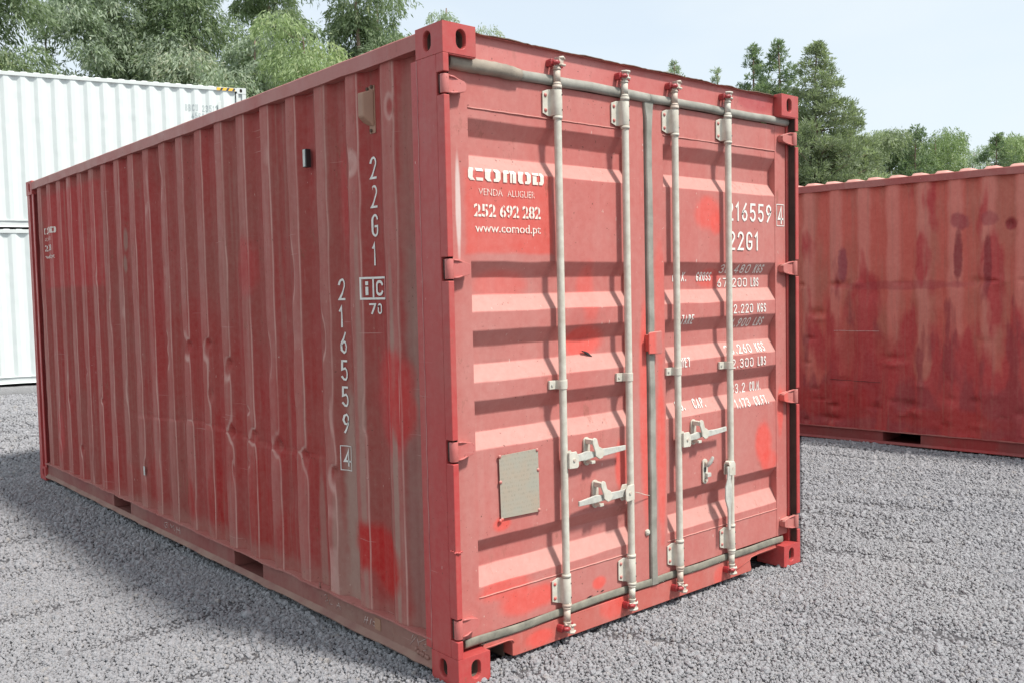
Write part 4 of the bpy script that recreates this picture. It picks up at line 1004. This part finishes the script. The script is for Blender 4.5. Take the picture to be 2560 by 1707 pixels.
    # locks between
# ================================================================= GROUND
def ground_mat(stone=False):
    s = NT('loose grey volcanic gravel' if not stone else 'grey gravel stone')
    if stone:
        oi = s.n('ObjectInfo').outputs['Random']
        c = s.mix(s.rng(oi, 0, 1), (.33, .332, .362), (.53, .53, .562))
        c = s.mix(s.math('MULTIPLY', s.rng(oi, .955, .97), .7), c, (.45, .40, .35))
        geo = s.n('NewGeometry').outputs['Position']
        big = s.noise(.55, 4, .6, geo)
        c = s.mix(s.rng(big, .35, .7, .0, .55), c, (.55, .543, .545))
        c = s.mix(.4, c, s.mix(s.rng(s.noise(14, 4, .7), .3, .7), (.28, .277, .288), (.62, .613, .62)))
        s.bump(s.noise(9, 4, .7), .6, .1)
        return s.fin(c, .9, 0, .2)
    v1 = s.n('TexVoronoi'); v1.inputs['Scale'].default_value = 52; v1.inputs['Randomness'].default_value = 1; s.set(v1.inputs['Vector'], s.co)
    v2 = s.n('TexVoronoi'); v2.inputs['Scale'].default_value = 23; s.set(v2.inputs['Vector'], s.co)
    gap = s.rng(v1.outputs['Distance'], .35, .62, 0, 1)
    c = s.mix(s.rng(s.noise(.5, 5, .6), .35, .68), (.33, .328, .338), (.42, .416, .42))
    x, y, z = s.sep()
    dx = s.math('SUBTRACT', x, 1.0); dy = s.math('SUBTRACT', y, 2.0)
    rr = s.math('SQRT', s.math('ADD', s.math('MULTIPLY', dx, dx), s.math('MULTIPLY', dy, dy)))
    c = s.mix(s.rng(rr, 11, 14, 1, 0), c, (.115, .112, .118))  # sheet under the stones darkened, crevice shade put into the colour
    c = s.mix(s.math('MULTIPLY', gap, .55), c, (.09, .088, .092))  # cell gaps painted dark as shaded crevices
    c = s.mix(s.math('MULTIPLY', s.rng(s.noise(1, 5, .7, s.map((7, 2.0, 7))), .56, .66), .4), c, (.11, .108, .112))
    h = s.math('ADD', s.math('MULTIPLY', v1.outputs['Distance'], -1.0), s.math('ADD', s.math('MULTIPLY', v2.outputs['Distance'], -.8), s.math('MULTIPLY', s.noise(3, 4, .6), 2.0)))
    s.bump(h, 1.0, .014)
    return s.fin(c, .92, 0, .2)
gx = np.concatenate([np.linspace(-300, -14, 14), np.linspace(-13, 14, 190), np.linspace(16, 300, 14)]); gy = np.concatenate([np.linspace(-250, -8, 12), np.linspace(-7, 22, 200), np.linspace(24, 350, 16)])
Yg, Xg = np.meshgrid(gy, gx, indexing='ij')
def rake(x, y):
    """wheel and rake marks: along x on the left of the yard, along y on the right"""
    w_ = 1 / (1 + np.exp(-(x - .2) * 2.5))
    a = y * .97 - x * .22; b = x * .95 + y * .26
    fa = np.sin(a * 11 + 1.5 * np.sin(x * .9) + 1.3 * np.sin(a * 1.7)) + .7 * np.sin(a * 17 + 2.5 * np.sin(x * 1.3 + a))
    fb = np.sin(b * 12 + 1.4 * np.sin(y * .8) + 1.3 * np.sin(b * 1.9)) + .7 * np.sin(b * 18 + 2.5 * np.sin(y * 1.1 + b))
    return fa * (1 - w_) + fb * w_
def gz(x, y):
    st = rake(x, y)
    u = x * .35 + y * .94; v = x * .94 - y * .35
    z = .0028 * np.clip(st, -1.6, 1.2) + .007 * np.sin(u * 1.9 + .6 * np.sin(v * .8)) + .005 * np.sin(u * 5.3 + 1.4 * np.sin(v * 1.3) + .8 * np.sin(v * 3.1)) + .004 * np.sin(v * 2.2 + u * .7)
    return z - .012
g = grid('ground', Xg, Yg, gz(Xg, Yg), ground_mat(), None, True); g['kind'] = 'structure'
# loose stones: points inside the camera's side of the yard, real size, thinning out with distance
def keep(x, y):
    d = np.hypot(x + 2.155, y + 2.849); a = np.arctan2(x + 2.155, y + 2.849)
    ok = (np.abs(a - .7155) < .66) & (d > 2.0)
    inside = (x > .06) & (x < 2.38) & (y > .12) & (y < 5.95)
    cr, sr = math.cos(.1056), math.sin(.1056); lx = (x - 6.77) * cr + (y + 2.59) * sr
    ok &= ~inside & (lx < .06)
    n = np.array([-.251, -.968]); ok &= ((x - 6.4) * n[0] + (y - 15.15) * n[1]) > -.1
    # ground hidden behind the near container
    for_hid = (x > 2.4) & (y > 0) & (np.arctan2(x + 2.155, y + 2.849) < math.atan2(4.45, 2.75))
    return ok & ~for_hid, d
pts = []; scl = []
for (d0, d1, sp) in ((2.0, 6.0, .0115), (6.0, 10.0, .0168), (10.0, 17.5, .034)):
    n = int(2 * d1 / sp); gx_ = -2.155 + (np.arange(n) - n / 2) * sp * 1.0 ; gy_ = -2.849 + np.arange(int(n / 2 + 2 / sp)) * sp - 2
    gx_ = gx_[gx_ > -10]
    Xs, Ys = np.meshgrid(gx_ + d1 * .45, gy_)
    Xs = (Xs + rng.uniform(-.5, .5, Xs.shape) * sp).ravel(); Ys = (Ys + rng.uniform(-.5, .5, Ys.shape) * sp).ravel()
    ok, d = keep(Xs, Ys); ok &= (d >= d0) & (d < d1)
    Xs, Ys = Xs[ok], Ys[ok]
    sc = np.exp(rng.normal(0, .36, len(Xs))) * (.0060 if d1 < 7 else .0076 if d1 < 11 else .011)
    streak = -rake(Xs, Ys) + .5 * np.sin(Xs * 3.1 + 2 * np.sin(Ys * 2.3)) * np.sin(Ys * 2.7 + 1.0)
    thin = (streak > 1.25) & (rng.random(len(Xs)) < .50)
    Xs, Ys, sc, streak = Xs[~thin], Ys[~thin], sc[~thin], streak[~thin]
    zz = gz(Xs, Ys) + sc * .35 + rng.uniform(0, .006, len(Xs)) - np.clip(streak - .9, 0, 1) * .006
    near = ((np.abs(Xs - 1.2) < 1.3) & (Ys > -.1) & (Ys < 6.2)); zz = np.where(near, np.minimum(zz, .012), zz)
    pts.append(np.stack([Xs, Ys, zz], 1)); scl.append(sc)
pts = np.concatenate(pts); scl = np.concatenate(scl)
print('stones', len(pts))
me = bpy.data.meshes.new('gravel'); me.vertices.add(len(pts)); me.vertices.foreach_set('co', pts.astype(np.float32).ravel())
at = me.attributes.new('size', 'FLOAT', 'POINT'); at.data.foreach_set('value', scl.astype(np.float32))
go = bpy.data.objects.new('gravel', me); COL.objects.link(go); go['kind'] = 'stuff'; go['label'] = 'loose grey gravel stones covering the yard'; go['category'] = 'gravel'
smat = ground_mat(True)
ng = bpy.data.node_groups.new('scatter stones', 'GeometryNodeTree')
ng.interface.new_socket('Geometry', in_out='INPUT', socket_type='NodeSocketGeometry'); ng.interface.new_socket('Geometry', in_out='OUTPUT', socket_type='NodeSocketGeometry')
N = ng.nodes.new; gi = N('NodeGroupInput'); go_ = N('NodeGroupOutput'); K = ng.links.new
g2i = N('GeometryNodeGeometryToInstance')
for k in range(6):
    ico = N('GeometryNodeMeshIcoSphere'); ico.inputs['Radius'].default_value = 1.0; ico.inputs['Subdivisions'].default_value = 2 if k % 2 else 1
    sp = N('GeometryNodeSetPosition'); nz_ = N('ShaderNodeTexNoise'); nz_.noise_dimensions = '4D'; nz_.inputs['W'].default_value = k * 3.7; nz_.inputs['Scale'].default_value = .95; nz_.inputs['Detail'].default_value = 2.5
    ps = N('GeometryNodeInputPosition'); sub = N('ShaderNodeVectorMath'); sub.operation = 'SUBTRACT'; sub.inputs[1].default_value = (.5, .5, .5)
    ml = N('ShaderNodeVectorMath'); ml.operation = 'MULTIPLY'; ml.inputs[1].default_value = (1.5, 1.5, 1.3)
    K(ps.outputs[0], nz_.inputs['Vector']); K(nz_.outputs['Color'], sub.inputs[0]); K(sub.outputs[0], ml.inputs[0]); K(ml.outputs[0], sp.inputs['Offset']); K(ico.outputs['Mesh'], sp.inputs['Geometry'])
    K(sp.outputs[0], g2i.inputs[0])
iop = N('GeometryNodeInstanceOnPoints'); iop.inputs['Pick Instance'].default_value = True
rv = N('FunctionNodeRandomValue'); rv.data_type = 'FLOAT_VECTOR'; rv.inputs[1].default_value = (6.283, 6.283, 6.283)
na = N('GeometryNodeInputNamedAttribute'); na.data_type = 'FLOAT'; na.inputs['Name'].default_value = 'size'
sm = N('GeometryNodeSetMaterial'); sm.inputs['Material'].default_value = smat
K(gi.outputs[0], iop.inputs['Points']); K(g2i.outputs[0], iop.inputs['Instance']); K(rv.outputs[0], iop.inputs['Rotation']); K(na.outputs[0], iop.inputs['Scale'])
K(iop.outputs[0], sm.inputs['Geometry']); K(sm.outputs[0], go_.inputs[0])
md = go.modifiers.new('scatter', 'NODES'); md.node_group = ng

# ================================================================= TREES
def leaf_mat(name, a, b, c_):
    s = NT(name)
    at_ = s.n('Attribute'); at_.attribute_name = 'tint'
    c = s.mix(s.rng(at_.outputs['Fac'], 0, .6), a, b); c = s.mix(s.rng(at_.outputs['Fac'], .6, 1), c, c_)
    s.fin(c, .55, 0, .35)
    tr = s.n('BsdfTranslucent'); s.set(tr.inputs['Color'], s.mix(1.0, c, (1.1, 1.2, .75), 'MULTIPLY')); mxs = s.n('MixShader'); mxs.inputs[0].default_value = .4
    s.t.links.new(s.b.outputs[0], mxs.inputs[1]); s.t.links.new(tr.outputs[0], mxs.inputs[2]); s.t.links.new(mxs.outputs[0], s.out.inputs['Surface'])
    return s.m
LM = [leaf_mat('blue green gum foliage', (0.147, 0.196, 0.113), (0.273, 0.347, 0.214), (0.401, 0.448, 0.253)),
      leaf_mat('grey green gum foliage', (0.220, 0.271, 0.204), (0.380, 0.456, 0.337), (0.467, 0.467, 0.369)),
      leaf_mat('dark green foliage', (0.122, 0.177, 0.109), (0.226, 0.297, 0.174), (0.422, 0.473, 0.263)),
      leaf_mat('olive brown foliage', (0.179, 0.211, 0.136), (0.296, 0.353, 0.218), (0.412, 0.473, 0.298)),
      leaf_mat('bright yellow green foliage', (0.180, 0.247, 0.123), (0.332, 0.418, 0.218), (0.456, 0.494, 0.294))]
BARK = simple('pale brown gum bark', (.24, .17, .13), (.15, .10, .08), .85, 0, 3, .5)
def tree(name, loc, height, rad, kind, label, mat, seed, crown0=.25, dens=1.0, leaf=.20, droop=.75, clump=.55, trunkshow=False, lean=0, ncl=None):
    r = np.random.default_rng(seed); x0, y0 = loc
    t = root(name, (x0, y0, 0), label, 'tree', 0, 'trees beyond the containers')
    # trunk and limbs
    bm = BM(); n = 9; tp = []
    for i in range(n):
        f = i / (n - 1); tp.append(Vector((lean * f + .18 * math.sin(seed + f * 5) * f, .15 * math.cos(seed * 2 + f * 4) * f, -.1 + f * height * .965)))
    tr0 = .012 * height + .03
    polytube(bm, tp, [tr0 * (1 - .88 * i / (n - 1)) for i in range(n)], 8)
    ends = []
    nb = ncl or int((34 if kind != 'cone' else 72) * dens * (height / 9) * (rad / 2.0))
    for i in range(nb):
        f = crown0 + (1 - crown0) * (i + r.random()) / nb
        k = f * (n - 1); k0 = min(int(k), n - 2); base = tp[k0].lerp(tp[k0 + 1], k - k0)
        g_ = (f - crown0) / (1 - crown0)
        if kind == 'cone': er = rad * (1 - g_) ** .85 * (.5 + .55 * r.random()) + .04
        else: er = rad * (math.sin(math.pi * min(1, .18 + .74 * g_)) ** .6) * (.45 + .6 * r.random())
        a = r.random() * 2 * math.pi; up = (.25 if kind == 'cone' else .45) * er * r.uniform(.3, 1.2)
        e = base + Vector((math.cos(a) * er, math.sin(a) * er, up))
        m_ = base.lerp(e, .5) + Vector((0, 0, -.06 * er))
        br = max(.010, tr0 * .33 * (1 - f))
        polytube(bm, [base, m_, e], [br, br * .7, br * .35], 5)
        ends.append((e, er)); 
        if er > .6: ends.append((m_ + Vector((r.normal() * .25, r.normal() * .25, .1)), er))
    part('trunk', bm, BARK, t)
    # leaves: hanging strands under domed clumps (gum) or short upswept sprays (cone)
    P = []; T = []; D = []
    for (e, er) in ends:
        g_ = (e.z / height - crown0) / (1 - crown0)
        cr = clump * (.6 + .75 * r.random())
        if kind == 'cone': cr *= max(.22, .95 - .75 * g_)
        ns = max(8, int((82 if kind != 'cone' else 60) * min(dens, 1.3) * (cr / .55) ** 1.6)); nl = 9
        q = r.normal(size=(ns, 3)); q[:, 2] = q[:, 2] * .8 + (.45 if kind != 'cone' else .2); q /= np.linalg.norm(q, axis=1)[:, None]
        st = np.array(e) + q * (r.random(ns) ** (.18 if kind != 'cone' else .4))[:, None] * cr * np.array([1, 1, .75])
        if kind == 'cone': sd = q * np.array([.9, .9, .2]) + np.array([0, 0, .55]) + r.normal(size=(ns, 3)) * .25
        else: sd = q * np.array([.45, .45, 0]) + np.array([0, 0, -1.0]) * droop + r.normal(size=(ns, 3)) * .15
        sd /= np.linalg.norm(sd, axis=1)[:, None]
        t_ = (r.random((ns, nl)) * cr * (.75 if kind != 'cone' else .55))[:, :, None]
        c = st[:, None] + sd[:, None] * t_ + r.normal(size=(ns, nl, 3)) * .035
        dd_ = sd[:, None] + r.normal(size=(ns, nl, 3)) * .45
        tint = np.clip(r.normal(.42, .14) + np.repeat(r.normal(size=(ns, 1)) * .14, nl, 1) + .10 * r.normal(size=(ns, nl)), 0, 1)
        P.append(c.reshape(-1, 3)); D.append(dd_.reshape(-1, 3)); T.append(tint.ravel())
    P = np.concatenate(P); T = np.concatenate(T); d = np.concatenate(D); m_ = len(P)
    d /= np.linalg.norm(d, axis=1)[:, None]
    s_ = r.normal(size=(m_, 3)); s_ -= d * (s_ * d).sum(1)[:, None]; s_ /= np.linalg.norm(s_, axis=1)[:, None]
    ll = leaf * .72 * r.uniform(.6, 1.35, m_)[:, None]; ww = ll * r.uniform(.09, .16, m_)[:, None]
    V = np.stack([P, P + d * ll * .45 + s_ * ww, P + d * ll, P + d * ll * .45 - s_ * ww], 1).reshape(-1, 3)
    me = bpy.data.meshes.new('crown'); me.vertices.add(len(V)); me.vertices.foreach_set('co', V.astype(np.float32).ravel())
    me.loops.add(len(V)); me.loops.foreach_set('vertex_index', np.arange(len(V), dtype=np.int32)); me.polygons.add(m_)
    me.polygons.foreach_set('loop_start', np.arange(0, len(V), 4, dtype=np.int32)); me.polygons.foreach_set('loop_total', np.full(m_, 4, dtype=np.int32))
    me.update(calc_edges=True)
    a_ = me.attributes.new('tint', 'FLOAT', 'POINT'); a_.data.foreach_set('value', np.repeat(T, 4).astype(np.float32))
    part('crown', me, mat, t)
    return m_
# direction in plan from a picture column u (2560 wide), distance d
def col(u, d):
    a = .7155 + math.atan((u - 1280) / 2315.75)
    return (-2.155 + d * math.sin(a), -2.849 + d * math.cos(a))
def hgt(v, u, d): return 1.567 + ((753 - 22 * u / 1280) - v) / 2315.75 * d * math.cos(math.atan((u - 1280) / 2315.75))
TR = [ # u, d, topv, rad, kind, label, mat, crown0, dens, clump, leaf
 (-75, 25, -140, 1.6, 'gum', 'dark full gum tree cut by the left edge of the photo', 0, .15, 1.2, .60, .2),
 (128, 27, 55, 1.15, 'cone', 'slim pointed young tree in the gap at the far left', 2, .15, 1.0, .42, .16),
 (95, 31, 170, 2.0, 'gum', 'shaded gum tree low behind the slim pointed young one', 0, .1, 1.1, .6, .2),
 (278, 27, -110, 1.5, 'gum', 'broad rounded grey green gum tree above the white container', 1, .15, 1.5, .55, .2),
 (385, 30, 45, 1.2, 'gum', 'shorter gum tree right of the broad rounded one', 1, .12, 1.3, .55, .2),
 (510, 27, -260, 1.2, 'gum', 'tall open gum tree with bare forked trunk showing', 0, .68, .9, .60, .2),
 (492, 26, 105, 1.7, 'gum', 'low bushy gum tree behind the bare forked trunk', 1, .1, 1.2, .6, .2),
 (640, 25, 60, 1.4, 'gum', 'pale weeping gum tree above the end of the white container', 1, .12, 1.4, .5, .2),
 (690, 31, -150, 1.3, 'gum', 'tall darker gum tree behind the pale weeping one', 0, .3, 1.1, .6, .2),
 (790, 22, 70, 1.25, 'gum', 'bright green gum tree low over the side of the main container', 4, .12, 1.4, .5, .19),
 (915, 28, -150, 1.45, 'gum', 'tall thin leaved gum tree left of the near top corner', 0, .35, .95, .55, .2),
 (975, 30, -20, 1.0, 'gum', 'slender gum tree just left of the near top corner', 2, .2, 1.1, .5, .2),
 (1132, 33, 2, 1.1, 'gum', 'small gum crown peeping over the near top corner', 1, .3, .8, .42, .18),
 (1192, 36, 70, 1.1, 'gum', 'second small crown at the right of the near top corner', 1, .3, .8, .4, .18),
 (1690, 40, 146, 2.3, 'cone', 'faint treetop showing above the middle of the door header', 1, .2, 1.0, .4, .18),
 (1803, 42, 165, 1.9, 'cone', 'palest small treetop above the right door', 1, .2, .8, .4, .18),
 (1885, 38, 112, 2.5, 'cone', 'slim pointed green tree left of the right top corner', 2, .1, 1.6, .45, .18),
 (1955, 35, 98, 2.6, 'cone', 'slim pointed tree directly behind the right top corner', 2, .1, 1.6, .45, .18),
 (2050, 33, 98, 2.8, 'cone', 'tallest olive brown conical tree right of the main container', 3, .1, 2.0, .50, .18),
 (2118, 34, 265, 2.6, 'cone', 'shorter olive tree on the slope of the tallest conical one', 3, .1, 1.8, .5, .18),
 (2165, 38, 335, 1.7, 'gum', 'grey green bush tree right of the conical trees', 3, .1, 1.3, .5, .18),
 (2225, 42, 345, 1.6, 'gum', 'rounded grey green tree before the first dip', 0, .1, 1.4, .55, .18),
 (2285, 40, 318, 2.4, 'cone', 'dark pointed tree at the left of the yellow green pair', 2, .1, 1.5, .5, .18),
 (2335, 42, 338, 1.3, 'gum', 'yellow green tree above the right container', 4, .1, 1.4, .5, .18),
 (2375, 44, 345, 1.3, 'gum', 'second yellow green tree, right of its taller twin', 4, .1, 1.4, .5, .18),
 (2425, 48, 378, 1.2, 'gum', 'small distant tree in the dip between taller ones', 1, .1, 1.2, .5, .18),
 (2475, 42, 335, 2.6, 'cone', 'dark green tree left of the right edge of the photo', 2, .1, 1.6, .5, .18),
 (2540, 44, 345, 1.5, 'gum', 'mid green tree cut by the right edge of the photo', 4, .1, 1.4, .5, .18)]
tot = 0
for i, (u, d, v, rad, kind, label, mi, c0, dens, cl, lf) in enumerate(TR):
    tot += tree('gum_tree' if kind == 'gum' else 'conical_tree', col(u, d), hgt(v, u, d), rad, kind, label, LM[mi], 40 + i, c0, dens, lf, .75, cl)
print('leaves', tot)
